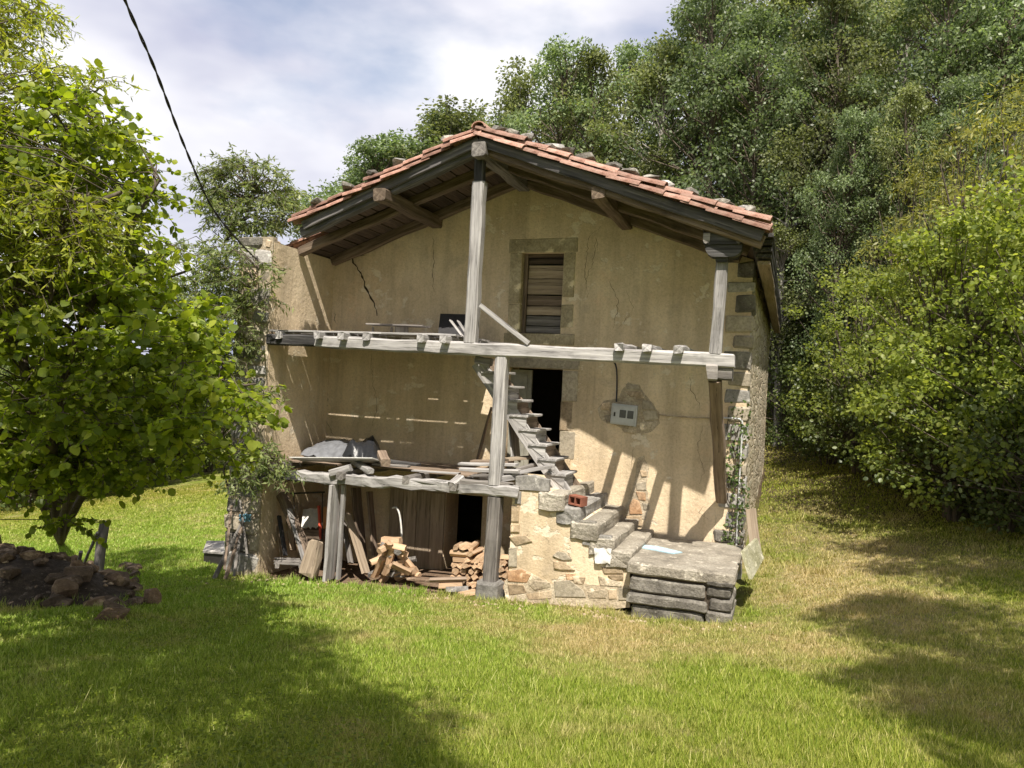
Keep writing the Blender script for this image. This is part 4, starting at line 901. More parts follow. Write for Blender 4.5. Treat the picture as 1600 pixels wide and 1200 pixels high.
# sticks with blue rope against the left wall end
for i, (x0, y0, x1, y1, w, lb_) in enumerate(((333, 908, 386, 800, .055, 'long grey pole leaning on the left wall end, outermost'), (352, 906, 384, 806, .045, 'second grey pole under the blue rope on the left wall end'), (366, 900, 378, 812, .04, 'thin upright stick under the blue rope'), (350, 890, 362, 790, .035, 'crooked thin stick at the left edge of the wall end'), (386, 866, 374, 772, .03, 'thin stick with bark high on the left wall end'))):
    plank('leaning_pole', P(x0, y0, YF - .42), P(x1, y1, YF - .10), w, w, M['greyd'] if i % 2 == 0 else M['brown'], lb_, 'pole', taper=.8, jit=.01)
kn = []
for k in range(40): a = k * .7; kn.append(P(383, 809, YF - .17) + Vector((.075 * math.cos(a) + .02 * math.sin(3 * a), .05 * math.sin(a), .05 * math.sin(1.7 * a))))
single(pipe('rope_knot', kn, .011, M['blue'], None, 5), 'tangle of blue rope tied round the poles at the left wall end', 'rope')
ty = thing('washing_trough', 'shallow grey metal trough lying left of the house corner', 'trough', G(335, 892))
tq = [G(316, 880) + Vector((0, 0, .20)), G(350, 886) + Vector((0, 0, .22)), G(350, 870) + Vector((0, 0, .28)), G(322, 868) + Vector((0, 0, .25))]
prism('tray', tq, -.03, M['stone'], ty, direction=(0, 0, 1)); prism('side_wall', [p - Vector((0, 0, .032)) for p in [q * .9 + (sum(tq, Vector()) / 4) * .1 for q in tq]], -.2, M['metal'], ty, direction=(0, 0, 1))
# slabs leaning at the right corner
g1 = P(1166, 903, 9.62)
def slab4(name, q, th, mat, label): return single(prism(name, q, th, mat, bevel=.01, direction=(.75, .6, -.1)), label, 'slab')
slab4('leaning_slab', [P(1170, 905, 9.75), P(1189, 872, 10.35), P(1179, 841, 10.40), P(1157, 862, 9.85)], .05, M['slab'], 'square mossy stone slab leaning at the right corner of the house')
plank('leaning_board', P(1181, 862, 10.6), P(1173, 795, 10.75), .03, .14, M['tanw'], 'narrow board leaning behind the mossy slab at the right corner', 'board', up=(.9, -.4, 0))
# ---- rock heap and fence post on the left
rocks = [((172, 918), (.42, .34, .36), 'large ochre boulder at the front of the rock heap', 'rockl'), ((25, 930), (.34, .3, .42), 'tall brown stone at the left edge of the rock heap', 'rock'), ((70, 935), (.36, .32, .28), 'triangular brown stone in the middle of the rock heap', 'rock'), ((238, 945), (.26, .24, .24), 'pale rounded stone at the right end of the rock heap', 'rockl'), ((172, 970), (.46, .3, .14), 'flat pale slab lying in the grass before the rock heap', 'rockl')]
mc_ = G(30, 930); MV, MF = [], []
def mound_z(x, y):
    d = math.hypot((x - mc_.x) / 1.75, (y - mc_.y) / 1.15); return .5 * max(0, 1 - d * d) ** 1.3 + .06 * mnoise.noise((x * 3, y * 3, 1)) - .03
for j in range(25):
    for i in range(33):
        x, y = mc_.x - 1.9 + i * 3.8 / 32, mc_.y - 1.3 + j * 2.6 / 24; MV.append((x, y, gz(x, y) + mound_z(x, y)))
for j in range(24):
    for i in range(32): a = j * 33 + i; MF.append((a, a + 1, a + 34, a + 33))
M['humus'] = stone_mat('dark_humus', (.03, .022, .014), (.06, .044, .03), (.11, .085, .06), 9, .9)
setk(mesh_obj('earth_mound', MV, MF, M['humus'], None, smooth=True), 'low mound of dark earth under the rock heap', 'mound', kind='structure')
rkl = 'brown stone piled in the shaded rock heap'
for (px, sz, lab, mt) in rocks:
    p = G(*px); p.z += sz[2] * .3; single(rock('heap_rock', p, sz, M[mt], None), lab, 'rock', 'rock heap')
rg = random.Random(8)
for i in range(105):
    u = rg.random(); x = rg.uniform(-60, 215); y = rg.uniform(885, 960) - max(0, (150 - x)) * .12; p = G(x, y); s = rg.uniform(.14, .36)
    p.z += max(0, mound_z(p.x, p.y)) + .03
    single(rock('heap_rock', p, (s, s * rg.uniform(.7, 1), s * rg.uniform(.5, .9)), M[rg.choice(['rock', 'rock', 'rock', 'rockl'])], None, seed=rg.random()), rkl, 'rock', 'rock heap')
fp = G(150, 905)
fpt = fp + Vector((0, 0, .02)); d_ = (O() - fp).length
plank('fence_post', fp - Vector((0, 0, .1)), PD(164, 815, (fp - O()).dot(FW)), .11, .11, M['greyd'], 'dark leaning fence post behind the rock heap', 'fence post', ragged=.02)
plank('fence_stake', G(126, 897), PD(152, 832, (fp - O()).dot(FW) - .1), .035, .035, M['greyd'], 'thin stake leaning left of the fence post', 'stake')
plank('fence_stake', G(118, 898), PD(127, 862, (fp - O()).dot(FW) + .1), .05, .04, M['greyd'], 'short stub stake left of the leaning thin stake', 'stake')
single(pipe('fence_wire', smooth_path([PD(-40, 812, 7.0), PD(60, 812, 7.6), PD(162, 817, (fp - O()).dot(FW) - .08)]), .004, M['metal']), 'thin fence wire tied to the leaning fence post', 'wire')

# ------------------------------------------------------------------ vegetation
NR = np.random.default_rng(17)
def unit(v): return v / (np.linalg.norm(v, axis=-1, keepdims=True) + 1e-9)
def leaves(pos, axis, size, aspect=.8, shape='round', upbias=.6, rng=NR, face=(.16, -.36, .80), wild=.65):
    """one small folded blade per position; returns verts, quads"""
    n = len(pos); axis = unit(axis); nrm = unit(rng.normal(size=(n, 3)) * wild + np.array(face) * upbias)   # blades turn to the light
    side = unit(np.cross(nrm, axis)); nrm = np.cross(axis, side)
    s = (size * rng.uniform(.5, 1.25, n))[:, None]; w = s * aspect * .5
    if shape == 'round':
        f = nrm * s * rng.uniform(.03, .14, (n, 1)); curl = nrm * s * rng.uniform(-.25, .05, (n, 1)); b = pos; tip = pos + axis * s + curl; m1 = pos + axis * s * .5 + curl * .15
        l1, l2, l3 = pos + axis * s * .10 + side * w * .62 + f * .6, pos + axis * s * .48 + side * w * 1.02 + f + curl * .2, pos + axis * s * .82 + side * w * .60 + f * .5 + curl * .7
        r1, r2, r3 = pos + axis * s * .10 - side * w * .62 + f * .6, pos + axis * s * .48 - side * w * 1.02 + f + curl * .2, pos + axis * s * .82 - side * w * .60 + f * .5 + curl * .7
        V = np.stack([b, l1, l2, l3, tip, r3, r2, r1, m1], 1).reshape(-1, 3); k = (np.arange(n) * 9)[:, None]
        Fq = np.concatenate([k + np.array([[0, 8, 2, 1]]), k + np.array([[8, 4, 3, 2]]), k + np.array([[0, 7, 6, 8]]), k + np.array([[8, 6, 5, 4]])])
    else:
        tip = pos + axis * s; m = pos + axis * s * .45
        V = np.stack([pos, m + side * w, tip, m - side * w], 1).reshape(-1, 3); k = (np.arange(n) * 4)[:, None]; Fq = k + np.array([[0, 1, 2, 3]])
    return V, Fq
def clump_leaves(centers, radii, per, size, shape, aspect, flat=.6, rng=NR, upbias=.6):
    n = len(centers); c = np.repeat(centers, per, 0); rr_ = np.repeat(radii, per)[:, None]
    d = unit(rng.normal(size=(n * per, 3))); q = rng.uniform(0, 1, (n * per, 1)) ** .45; d = d * np.array([1, 1, flat])
    pos = c + d * q * rr_; ax_ = d * .8 + rng.normal(size=d.shape) * .5 + np.array([0, 0, -.25])
    return leaves(pos, ax_, size, aspect, shape, upbias, rng)
def sprays(centers, dirs, length, nleaf, lsize, shape, aspect, rng=NR, droop=.25, per=6, compound=False):
    """twigs radiating from clump centres with leaves set along them; returns leaf verts, quads and twig paths"""
    pos, ax_, sz, paths = [], [], [], []
    for c, d0 in zip(centers, dirs):
        for k in range(per):
            d = unit(d0 * .45 + rng.normal(size=3) * np.array([.95, .95, .42])); l = length * rng.uniform(.6, 1.15); tt = np.linspace(.12, 1, nleaf)
            pts = c + d[None] * (tt * l)[:, None] + np.array([0, 0, -1.0])[None] * (droop * l * tt ** 2)[:, None]
            paths.append((np.stack([c, pts[nleaf // 2], pts[-1]]), [.004, .003, .0015]))
            tang = unit(np.gradient(pts, axis=0)); s1 = unit(np.cross(tang, np.array([0, 0, 1.0]) + rng.normal(size=3) * .2))
            for sgn in (-1, 1):
                pos.append(pts + rng.normal(size=pts.shape) * .008); ax_.append(tang * .5 + s1 * sgn * .7 + rng.normal(size=pts.shape) * .6 + np.array([0, 0, -.3])); sz.append(np.full(nleaf, lsize))
    pos, ax_, sz = map(np.concatenate, (pos, ax_, sz))
    sz = sz * rng.choice([.55, .8, 1.0, 1.12], len(sz)); V, Fq = leaves(pos, ax_, sz, aspect, shape, 1.0, rng, (.12, -.30, .80), .6); return V, Fq, paths
LM = {'oak': leaf_mat('grey_green_oak_leaves', (.075, .108, .05), (.155, .205, .095), (.27, .325, .17), .45, (1.3, 1.4, .75), .42, treevar=(.72, 1.25)),  # leaf tones lifted in place of haze over the wood
      'oak2': leaf_mat('olive_wood_leaves', (.095, .115, .046), (.185, .21, .085), (.30, .325, .155), .45, (1.3, 1.35, .7), .42, treevar=(.72, 1.25)),  # brightened likewise, haze put into the leaf colour
      'hazel': leaf_mat('fresh_hazel_leaves', (.12, .17, .018), (.25, .33, .034), (.42, .47, .07), .58, (1.5, 1.5, .5), .42),
      'hazr': leaf_mat('sunny_hazel_leaves', (.13, .175, .034), (.25, .31, .066), (.40, .44, .12), .56, (1.4, 1.4, .6), .42),
      'ash': leaf_mat('narrow_ash_leaves', (.10, .14, .05), (.19, .235, .085), (.31, .34, .15), .45, (1.35, 1.4, .65), .42),
      'ashy': leaf_mat('yellowish_young_leaves', (.13, .17, .02), (.25, .295, .034), (.40, .41, .06), .50, (1.4, 1.4, .5), .42),
      'willow': leaf_mat('pale_willow_leaves', (.12, .14, .03), (.23, .245, .055), (.36, .35, .10), .45, (1.4, 1.35, .6), .42),
      'ivy': leaf_mat('dark_ivy_leaves', (.03, .055, .014), (.065, .10, .026), (.13, .165, .05), .2),
      'shrub': leaf_mat('shrub_leaves', (.05, .072, .022), (.10, .135, .04), (.18, .21, .075), .40, (1.35, 1.4, .6), .4)}

def forest_proto(seed, H=15.0, crown0=.28, rad=3.2, K=118, per=125, lsize=.15, mat='oak', bark='bark_b', shape='narrow'):
    rng = np.random.default_rng(seed); t = np.linspace(0, 1, 9); bend = rng.normal(size=2) * .5
    tr = np.stack([bend[0] * t ** 2 + .12 * np.sin(t * 5 + seed), bend[1] * t ** 2 + .12 * np.cos(t * 4 + seed), t * H * .93], 1); r0 = .015 * H * rng.uniform(.8, 1.15)
    paths = [(tr, r0 * (1 - .9 * t))]; C, rad_c = [], []
    for i in range(K):
        u = rng.uniform(0, 1) ** .85; z = H * (crown0 + (1 - crown0) * u); prof = rad * (math.sin(math.pi * min(1, .14 + .82 * u)) ** .7) * (.85 + .3 * math.sin(3 * u * 6 + seed)); a = rng.uniform(0, 6.283); q = prof * math.sqrt(rng.uniform(.12, 1))
        b0 = np.array([np.interp(max(0, z - .13 * H * rng.uniform(.3, 1)), tr[:, 2], tr[:, j]) for j in range(3)]); c = b0 * [1, 1, 0] + np.array([q * math.cos(a), q * math.sin(a), z])
        C.append(c); rad_c.append(rng.uniform(.5, 1.0) * (1.05 - .35 * u)); mid = b0 * .45 + c * .55 + rng.normal(size=3) * .2; rb = r0 * .28 * (1 - .6 * u); paths.append((np.stack([b0, mid, c]), [rb, rb * .6, rb * .2]))
    V, Fq = clump_leaves(np.array(C), np.array(rad_c), per, lsize, shape, .62, .7, rng)
    tv_, tf_ = tube_np(paths, 6)
    def me(nm, v, f, m):
        o = bpy.data.meshes.new(nm); v = np.ascontiguousarray(v, np.float32); f = np.ascontiguousarray(f, np.int32); o.vertices.add(len(v)); o.vertices.foreach_set('co', v.ravel()); o.loops.add(f.size); o.loops.foreach_set('vertex_index', f.ravel())
        o.polygons.add(len(f)); o.polygons.foreach_set('loop_start', np.arange(0, f.size, f.shape[1], dtype=np.int32)); o.update(calc_edges=True); o.materials.append(m); return o
    return me('trunk', tv_, tf_, M[bark]), me('crown', V, Fq, LM[mat]), H
def shrub_proto(seed, H=4.5, rad=2.2, K=85, per=70, lsize=.09, mat='hazel', stems=7, shape='round', base=.12, aspect=.85, flat=.6, crad=.42):
    rng = np.random.default_rng(seed); paths, C, rc = [], [], []; st = []
    for s in range(stems):
        a = rng.uniform(0, 6.283); l = rng.uniform(.15, .75) * rad; t = np.linspace(0, 1, 7); h = H * rng.uniform(.7, .97)
        p = np.stack([math.cos(a) * (.12 + l * t ** 1.3) + .05 * np.sin(t * 6 + s), math.sin(a) * (.12 + l * t ** 1.3) + .05 * np.cos(t * 5 + s), h * t], 1); st.append(p); paths.append((p, .045 * H / 4.5 * (1 - .85 * t)))
    for i in range(K):
        u = base + (1 - base) * rng.uniform(0, 1) ** .8; a = rng.uniform(0, 6.283); q = rad * (math.sin(math.pi * min(.98, .18 + .76 * u)) ** .6) * math.sqrt(rng.uniform(.15, 1)) * (.8 + .35 * math.sin(a * 3 + seed + u * 4)); c = np.array([q * math.cos(a), q * math.sin(a), H * u])
        p = st[int(np.argmin([np.linalg.norm(x[:, :2] - c[:2], axis=1).min() for x in st]))]; b0 = p[max(1, int(u * 5))]; C.append(c); rc.append(rng.uniform(.7, 1.25) * crad); paths.append((np.stack([b0, (b0 + c) / 2 + rng.normal(size=3) * .08, c]), [.014, .009, .004]))
    V, Fq = clump_leaves(np.array(C), np.array(rc), per, lsize, shape, aspect, flat, rng, .9); tv_, tf_ = tube_np(paths, 5)
    def me(nm, v, f, m):
        o = bpy.data.meshes.new(nm); v = np.ascontiguousarray(v, np.float32); f = np.ascontiguousarray(f, np.int32); o.vertices.add(len(v)); o.vertices.foreach_set('co', v.ravel()); o.loops.add(f.size); o.loops.foreach_set('vertex_index', f.ravel())
        o.polygons.add(len(f)); o.polygons.foreach_set('loop_start', np.arange(0, f.size, f.shape[1], dtype=np.int32)); o.update(calc_edges=True); o.materials.append(m); return o
    return me('stems', tv_, tf_, M['bark_b']), me('crown', V, Fq, LM[mat]), H
def plant(name, proto, loc, h, label, cat, group=None, width=1.0, rz=None):
    tm, cm, H = proto; s = h / H; root = bpy.data.objects.new(name, None); mw = Matrix.Translation(loc) @ Matrix.Rotation(R.uniform(-.7, .7) if rz is None else rz, 4, 'Z') @ Matrix.Diagonal((s * width, s * width, s, 1))
    root.matrix_basis = mw; COL.objects.link(root); setk(root, label, cat, group)
    for nm, me_ in (('trunk', tm), ('crown', cm)):
        o = bpy.data.objects.new(nm, me_); o.parent = root; COL.objects.link(o)
    return root
FP = [forest_proto(1), forest_proto(2, rad=2.7, mat='oak2', K=112, bark='bark_g'), forest_proto(3, H=16, crown0=.36, rad=3.0), forest_proto(4, H=14, crown0=.18, rad=3.4, mat='oak', bark='bark_b'), forest_proto(5, H=15, crown0=.22, rad=2.6, mat='oak2')]
# the wood: (photo column, metres away, photo row of its top)
wood = [(545, 40, 232), (585, 44, 250), (650, 42, 186), (694, 40, 172), (730, 44, 196), (520, 42, 268), (615, 43, 232), (565, 41, 226), (672, 44, 200), (712, 42, 190), (770, 38, 172), (800, 34, 108), (838, 31, 88), (880, 35, 108), (925, 30, 100), (965, 33, 66), (1010, 29, 70), (1055, 31, 5), (1095, 27, -15),
        (1130, 33, -50), (1165, 25, 10), (1205, 29, -40), (1240, 24, 20), (1275, 28, -60), (1310, 23, -10), (1345, 30, -80), (1385, 24, -30), (1425, 28, -90), (1460, 22, -40), (1500, 26, -110), (1545, 22, -60), (1590, 27, -120), (1640, 22, -80), (1700, 24, -90),
        (1150, 36, -60), (1260, 36, -100), (1370, 38, -140), (1480, 36, -160), (1590, 36, -160), (880, 42, 130), (1000, 42, 60), (1215, 23, 210), (1290, 21, 180), (1350, 20.5, 200), (1410, 20, 150), (1480, 19, 120), (1560, 18.5, 140), (1780, 20, -60), (1250, 26, 120), (1330, 26, 90), (1180, 30, 120)]
for i, (x, D, yt) in enumerate(wood):
    p = PD(x, 620, D); p.z = gz(p.x, p.y) - .15; top = PD(x, yt, D).z
    left = x < 760
    pr = FP[i % 5] if not left else FP[(2, 0, 2, 1, 0)[i % 5]]; tone = 'olive-green' if pr in (FP[1], FP[4]) else 'grey-green'
    if left: lab = tone + ' tree top rising behind the left roof slope'
    else:
        where = 'above the ridge of the roof' if x < 860 else 'above the right roof slope' if x < 1100 else 'just right of the eave' if x < 1260 else 'above the far hazel bush' if x < 1420 else 'behind the yellow willows' if x < 1560 else 'at the right picture edge'
        lab = ('low ' if yt > 80 and D < 27 else 'tall ') + tone + ' tree in the ' + ('deep' if D > 29 else 'near') + ' wood, ' + where
    plant('woodland_tree', pr, p, max(4, top - p.z), lab, 'tree', 'tree tops behind the roof' if left else 'trees of the wood behind the house', width=R.uniform(.8, 1.1) * (1.0 if D > 21 else .8) * (1.5 if left else 1))
HZ = shrub_proto(11, mat='hazr', K=125, per=105, crad=.36, lsize=.066); HZ2 = shrub_proto(12, K=150, per=110, H=5.0, rad=2.0, mat='hazr', crad=.36, lsize=.066); SH = shrub_proto(13, H=2.2, rad=1.6, K=60, per=60, lsize=.075, mat='shrub', base=.05); WI = shrub_proto(14, H=6, rad=2.0, K=80, per=75, lsize=.12, mat='willow', shape='narrow', aspect=.3, base=.35)
HZ3 = shrub_proto(15, K=95, per=80, H=5.0, rad=2.1, mat='shrub', lsize=.10, base=.03)
def at_g(x, D): p = PD(x, 640, D); p.z = gz(p.x, p.y) - .05; return p
for proto, nm, x, D, h, w, lab in ((HZ2, 'hazel_bush', 1500, 12.6, 5.0, 1.05, 'big bright green hazel bush at the right edge of the clearing'), (HZ, 'hazel_bush', 1350, 17.5, 4.6, .95, 'hazel bush beyond the far right corner of the house'), (HZ2, 'hazel_bush', 1440, 15.2, 4.6, .85, 'bright hazel bush between the two other right-hand hazels'), (HZ, 'hazel_bush', 1650, 11.0, 5.2, 1.0, 'hazel bush cut off by the right picture edge'),
                                   (WI, 'willow_tree', 1555, 14.5, 7.4, .9, 'yellow-green willow rising above the right-hand hazels'), (WI, 'willow_tree', 1440, 18, 7.2, .8, 'smaller yellowish willow standing in front of the dark wood')):
    plant(nm, proto, at_g(x, D), h, lab, 'bush' if 'bush' in nm else 'tree', None, w)
rs = random.Random(4)
for x, D, h in ((1250, 22, 2.6), (1285, 20.5, 2.2), (1300, 19, 2.4), (1345, 18, 2.2), (1390, 16.5, 2.3), (1435, 15, 2.2), (1480, 13.8, 2.0), (1530, 12.6, 2.0), (1580, 11.5, 2.1), (1640, 10.6, 2.2), (1225, 24, 3.5), (1280, 23, 4.2), (1360, 21, 4.5), (1450, 18, 4.0), (1540, 15, 3.6), (1620, 13, 3.6)):
    lab = ('low ' if h < 3 else 'tall ') + 'dark shrub in the undergrowth ' + ('beyond the far end of the house wall' if x < 1275 else 'at the foot of the far hazel' if x < 1370 else 'under the middle hazel' if x < 1470 else 'under the big right-hand hazel' if x < 1560 else 'at the right picture edge')
    plant('undergrowth_shrub', SH if h < 3 else HZ3, at_g(x, D), h, lab, 'shrub', 'undergrowth along the wood edge', rs.uniform(.85, 1.1))
# hedge and trees beyond the meadow on the left
for x, D, h in ((-60, 27, 3.8), (-10, 29, 4.4), (40, 27, 3.6), (80, 30, 4.6), (120, 28, 4.0), (165, 30, 4.2), (210, 31, 4.2), (250, 33, 4.0), (290, 35, 4.4), (330, 36, 4.2), (380, 38, 4.5), (430, 40, 5), (0, 40, 6), (140, 44, 6)):
    plant('hedge_bush', HZ3 if h > 3.9 else SH, at_g(x, D), h, 'dark bush in the hedge beyond the sunlit meadow', 'bush', 'hedge beyond the meadow', 1.2)

# ---- the hazel and ash on the left, grown limb by limb
def poly_sample(poly, n, rng):
    xs_, ys_ = [p[0] for p in poly], [p[1] for p in poly]; out = []
    while len(out) < n:
        x, y = rng.uniform(min(xs_), max(xs_)), rng.uniform(min(ys_), max(ys_)); ins = False; j = len(poly) - 1
        for i in range(len(poly)):
            if (poly[i][1] > y) != (poly[j][1] > y) and x < (poly[j][0] - poly[i][0]) * (y - poly[i][1]) / (poly[j][1] - poly[i][1]) + poly[i][0]: ins = not ins
            j = i
        if ins: out.append((x, y))
    return out
def grown_tree(name, label, cat, foot, stems, areas, seed, mat, bark, shape, aspect, lsize, length, per, nleaf, droop, rstem=.06, upb=.9):
    """foot: base point; stems: list of 3D polylines; areas: (polygon, depth range, count) where its leafy sprays hang"""
    rng = np.random.default_rng(seed); root = thing(name, label, cat, foot); paths = []; SP = []
    for st in stems:
        q = np.array([tuple(p) for p in smooth_path(st, 5)]); paths.append((q, np.linspace(rstem, rstem * .18, len(q)))); SP.append(q)
    allp = np.concatenate(SP); cs, ds = [], []
    for poly, (d0, d1), n in areas:
        for (x, y) in poly_sample(poly, n, rng):
            c = np.array(PD(x, y, rng.uniform(d0, d1))); k = np.argmin(((allp - c) ** 2 * np.array([1, 1, 1.6])).sum(1) + (allp[:, 2] > c[2]) * .6); b0 = allp[k]
            cs.append(c); ds.append(unit((c - b0) * np.array([1, 1, .25]))); mid = (b0 + c) / 2 + np.array([0, 0, .12]) + rng.normal(size=3) * .06; paths.append((np.stack([b0, mid, c]), [.008, .006, .003]))
    V, Fq, tw = sprays(np.array(cs), np.array(ds), length, nleaf, lsize, shape, aspect, rng, droop, per)
    tv_, tf_ = tube_np(paths + [(a, b) for a, b in tw], 5)
    np_mesh('trunk', tv_, tf_, M[bark], root, True); np_mesh('crown', V, Fq, LM[mat], root); return root
hf = G(95, 850)
hz_stems = [[hf, PD(105, 790, 7.6), PD(170, 700, 7.4), PD(290, 620, 7.2), PD(400, 600, 7.4)], [hf, PD(80, 740, 7.3), PD(110, 560, 7.0), PD(190, 380, 6.9), PD(250, 280, 6.9)], [hf, PD(60, 700, 7.6), PD(30, 450, 7.4), PD(90, 250, 7.2), PD(130, 180, 7.2)],
            [hf, PD(30, 720, 7.4), PD(-120, 500, 7.4), PD(-220, 300, 7.4)], [hf, PD(140, 760, 7.8), PD(240, 720, 7.6), PD(330, 700, 7.6)], [hf, PD(90, 620, 8.0), PD(200, 470, 8.0), PD(300, 420, 8.0)]]
upper = [(-40, 150), (60, 160), (110, 130), (160, 185), (208, 235), (250, 310), (272, 380), (262, 450), (200, 480), (60, 480), (-40, 470)]
midp = [(-60, 430), (220, 430), (280, 470), (345, 530), (310, 600), (395, 602), (390, 642), (320, 665), (300, 700), (150, 720), (-60, 720)]
lowp = [(-60, 680), (200, 670), (330, 690), (400, 690), (320, 710), (220, 730), (130, 750), (60, 775), (-60, 775)]
grown_tree('hazel_tree', 'large round-leaved hazel spreading over the left side before the house', 'tree', hf, hz_stems,
           [(upper, (6.5, 8.3), 165), (midp, (5.7, 8.6), 175), (lowp, (7.0, 8.4), 50), ([(-420, 150), (-60, 150), (-60, 760), (-420, 700)], (5.2, 9), 150), ([(90, 800), (130, 800), (118, 815), (100, 812)], (6.9, 7.1), 1), ([(20, 690), (210, 690), (180, 770), (40, 790)], (6.6, 7.2), 20)],
           5, 'hazel', 'bark_b', 'round', .95, .070, .40, 6, 8, .18)
af = Vector((-8.08, 10.6, gz(-8.08, 10.6)))
ash_stems = [[af, P(350, 560, 10.0), P(380, 480, 9.25), P(404, 420, 9.1)], [af, P(350, 520, 10.1), P(345, 400, 10.0), P(395, 300, 9.9)], [af, P(348, 670, 9.9), P(385, 640, 9.2), P(430, 630, 9.0)], [af, P(350, 740, 9.9), P(382, 722, 9.2), P(430, 715, 9.0)], [af, P(345, 540, 9.9), P(310, 480, 9.5)]]
def yd(Y, x): return Y / ray(x, 500).y
grown_tree('ash_sapling', 'feathery ash sapling growing against the left wall end', 'tree', af, ash_stems,
           [([(315, 265), (370, 238), (440, 272), (475, 325), (455, 352), (400, 372), (330, 360)], (yd(9.7, 390), yd(10.3, 390)), 120), ([(385, 395), (450, 395), (440, 470), (410, 520), (375, 520)], (yd(9.05, 410), yd(9.35, 410)), 6), ([(265, 375), (385, 370), (388, 560), (370, 620), (280, 620), (262, 500)], (yd(8.9, 340), yd(9.9, 340)), 170),
            ([(330, 600), (440, 605), (450, 640), (400, 655), (330, 640)], (yd(8.9, 400), yd(9.2, 400)), 24), ([(360, 705), (440, 695), (450, 730), (380, 760)], (yd(8.9, 400), yd(9.2, 400)), 20)],
           6, 'ash', 'bark_b', 'narrow', .27, .10, .34, 5, 9, .3, .02)
a2 = G(20, 860); a2 = Vector((a2.x - 1.2, a2.y + .6, gz(a2.x - 1.2, a2.y + .6)))
grown_tree('ash_tree', 'tall ash with yellow-green narrow leaves at the left picture edge', 'tree', a2, [[a2, PD(-60, 600, 8), PD(-80, 350, 7.4), PD(-60, 100, 7.8), PD(-40, -150, 8)], [PD(-60, 600, 8), PD(40, 430, 6.6), PD(120, 340, 6.2), PD(190, 300, 6.1)], [PD(-60, 600, 8), PD(20, 520, 6.6), PD(80, 470, 6.3)]],
           [([(-60, 290), (60, 270), (170, 320), (190, 350), (150, 400), (60, 430), (-60, 460)], (5.9, 6.5), 60), ([(-80, -60), (50, -40), (85, 20), (60, 70), (-80, 110)], (8.0, 9.5), 46), ([(-60, 90), (90, 105), (60, 240), (-60, 260)], (7.0, 8.0), 40), ([(-300, -200), (-60, -200), (-60, 400), (-300, 400)], (6.8, 9), 60), ([(130, 130), (185, 115), (180, 140), (140, 150)], (7.4, 7.7), 3)],
           7, 'ashy', 'bark_b', 'narrow', .27, .10, .40, 5, 10, .35, .09)
# ivy on the right quoins
rng = np.random.default_rng(3); ip = []
for k in range(380):
    y = 620 + 245 * rng.uniform() ** .85; x = (1138 + 30 * rng.uniform() if y > 700 else 1136 + 32 * rng.uniform()) - (y - 700) * .035 + 7 * math.sin(y * .05)
    p = P(x, y, YB - .05 - rng.uniform(0, .05)); ip.append(tuple(p))
ip = np.array(ip); V, Fq = leaves(ip, rng.normal(size=ip.shape) + np.array([0, -.3, -.6]), .042, .9, 'round', .9, rng, (.2, -1, .4), .6)
ivy = thing('ivy', 'dark ivy climbing the right corner quoins beside the conduit', 'ivy', (P(1152, 866, YB - .05)))
np_mesh('ivy_leaves', V, Fq, LM['ivy'], ivy)
st = [([tuple(P(1150 + 8 * math.sin(k * 1.3 + j) + j * 5 - k * .2, 868 - k * 22, YB - .055)) for k in range(11)], [.006] * 11) for j in range(-1, 2)]
v, f = tube_np(st, 5); np_mesh('ivy_stem', v, f, M['bark_b'], ivy)
# trees standing behind and beside the camera shade the yard
SHD = forest_proto(31, H=11, crown0=.42, rad=3.0, K=85, per=200, lsize=.17, mat='hazel', bark='bark_b')
SHD2 = forest_proto(32, H=10, crown0=.52, rad=3.0, K=85, per=200, lsize=.17, mat='hazr', bark='bark_b')
for (x, y, h, w, pr, lab) in ((-2.5, -.3, 9.0, .82, SHD, 'yard tree standing behind the viewer on the left'), (-.3, -1.3, 8.5, .45, SHD, 'slim yard tree standing right behind the viewer'), (4.7, 8.7, 7.6, .55, SHD2, 'low yard tree at the right edge of the clearing'), (4.1, 7.0, 9.0, .62, SHD2, 'yard tree right of the clearing, out beyond the hazels'),
                          (3.3, 4.0, 9.0, .46, SHD, 'yard tree standing right of the viewer'), (3.2, 1.2, 9.0, .42, SHD, 'yard tree close on the right of the viewer')):
    plant('yard_tree', pr, (x, y, gz(x, y) - .1), h, lab, 'tree', None, w)

# ---- grass: short blades thinning with distance
def grass_mat():
    m, n, b, out = new_mat('lawn_blades'); d, spot, math_, nzv = dry_mask(n); g = nd(n, 'ShaderNodeNewGeometry')
    gr = ramp(n, g.outputs['Random Per Island'], [(0, (.15, .185, .02)), (.45, (.275, .285, .04)), (.85, (.40, .365, .075)), (1, (.56, .45, .19))])
    dr = ramp(n, g.outputs['Random Per Island'], [(0, (.27, .25, .085)), (.5, (.47, .385, .18)), (1, (.66, .54, .31))])
    lush = spot((-9, 10, 0), 3, 12, (.8, .8, 0)); gr = mixc(n, lush, gr, mixc(n, 1.0, gr, (.92, 1.32, 1.25), 'MULTIPLY'))
    col = mixc(n, d, gr, dr); n.links.new(col, b.inputs['Base Color']); b.inputs['Roughness'].default_value = .6; b.inputs['Specular IOR Level'].default_value = .2
    t = nd(n, 'ShaderNodeBsdfTranslucent'); n.links.new(mixc(n, 1.0, col, (1.3, 1.35, .6), 'MULTIPLY'), t.inputs[0]); s = nd(n, 'ShaderNodeMixShader'); s.inputs[0].default_value = .35
    n.links.new(b.outputs[0], s.inputs[1]); n.links.new(t.outputs[0], s.inputs[2]); n.links.new(s.outputs[0], out.inputs[0]); return m
rng = np.random.default_rng(99); NB = 800000
az = YAW + rng.uniform(-math.radians(40), math.radians(40), NB); u = rng.uniform(0, 1, NB)
dist = 2.3 * (34 / 2.3) ** (u ** .95)                     # log-even distances
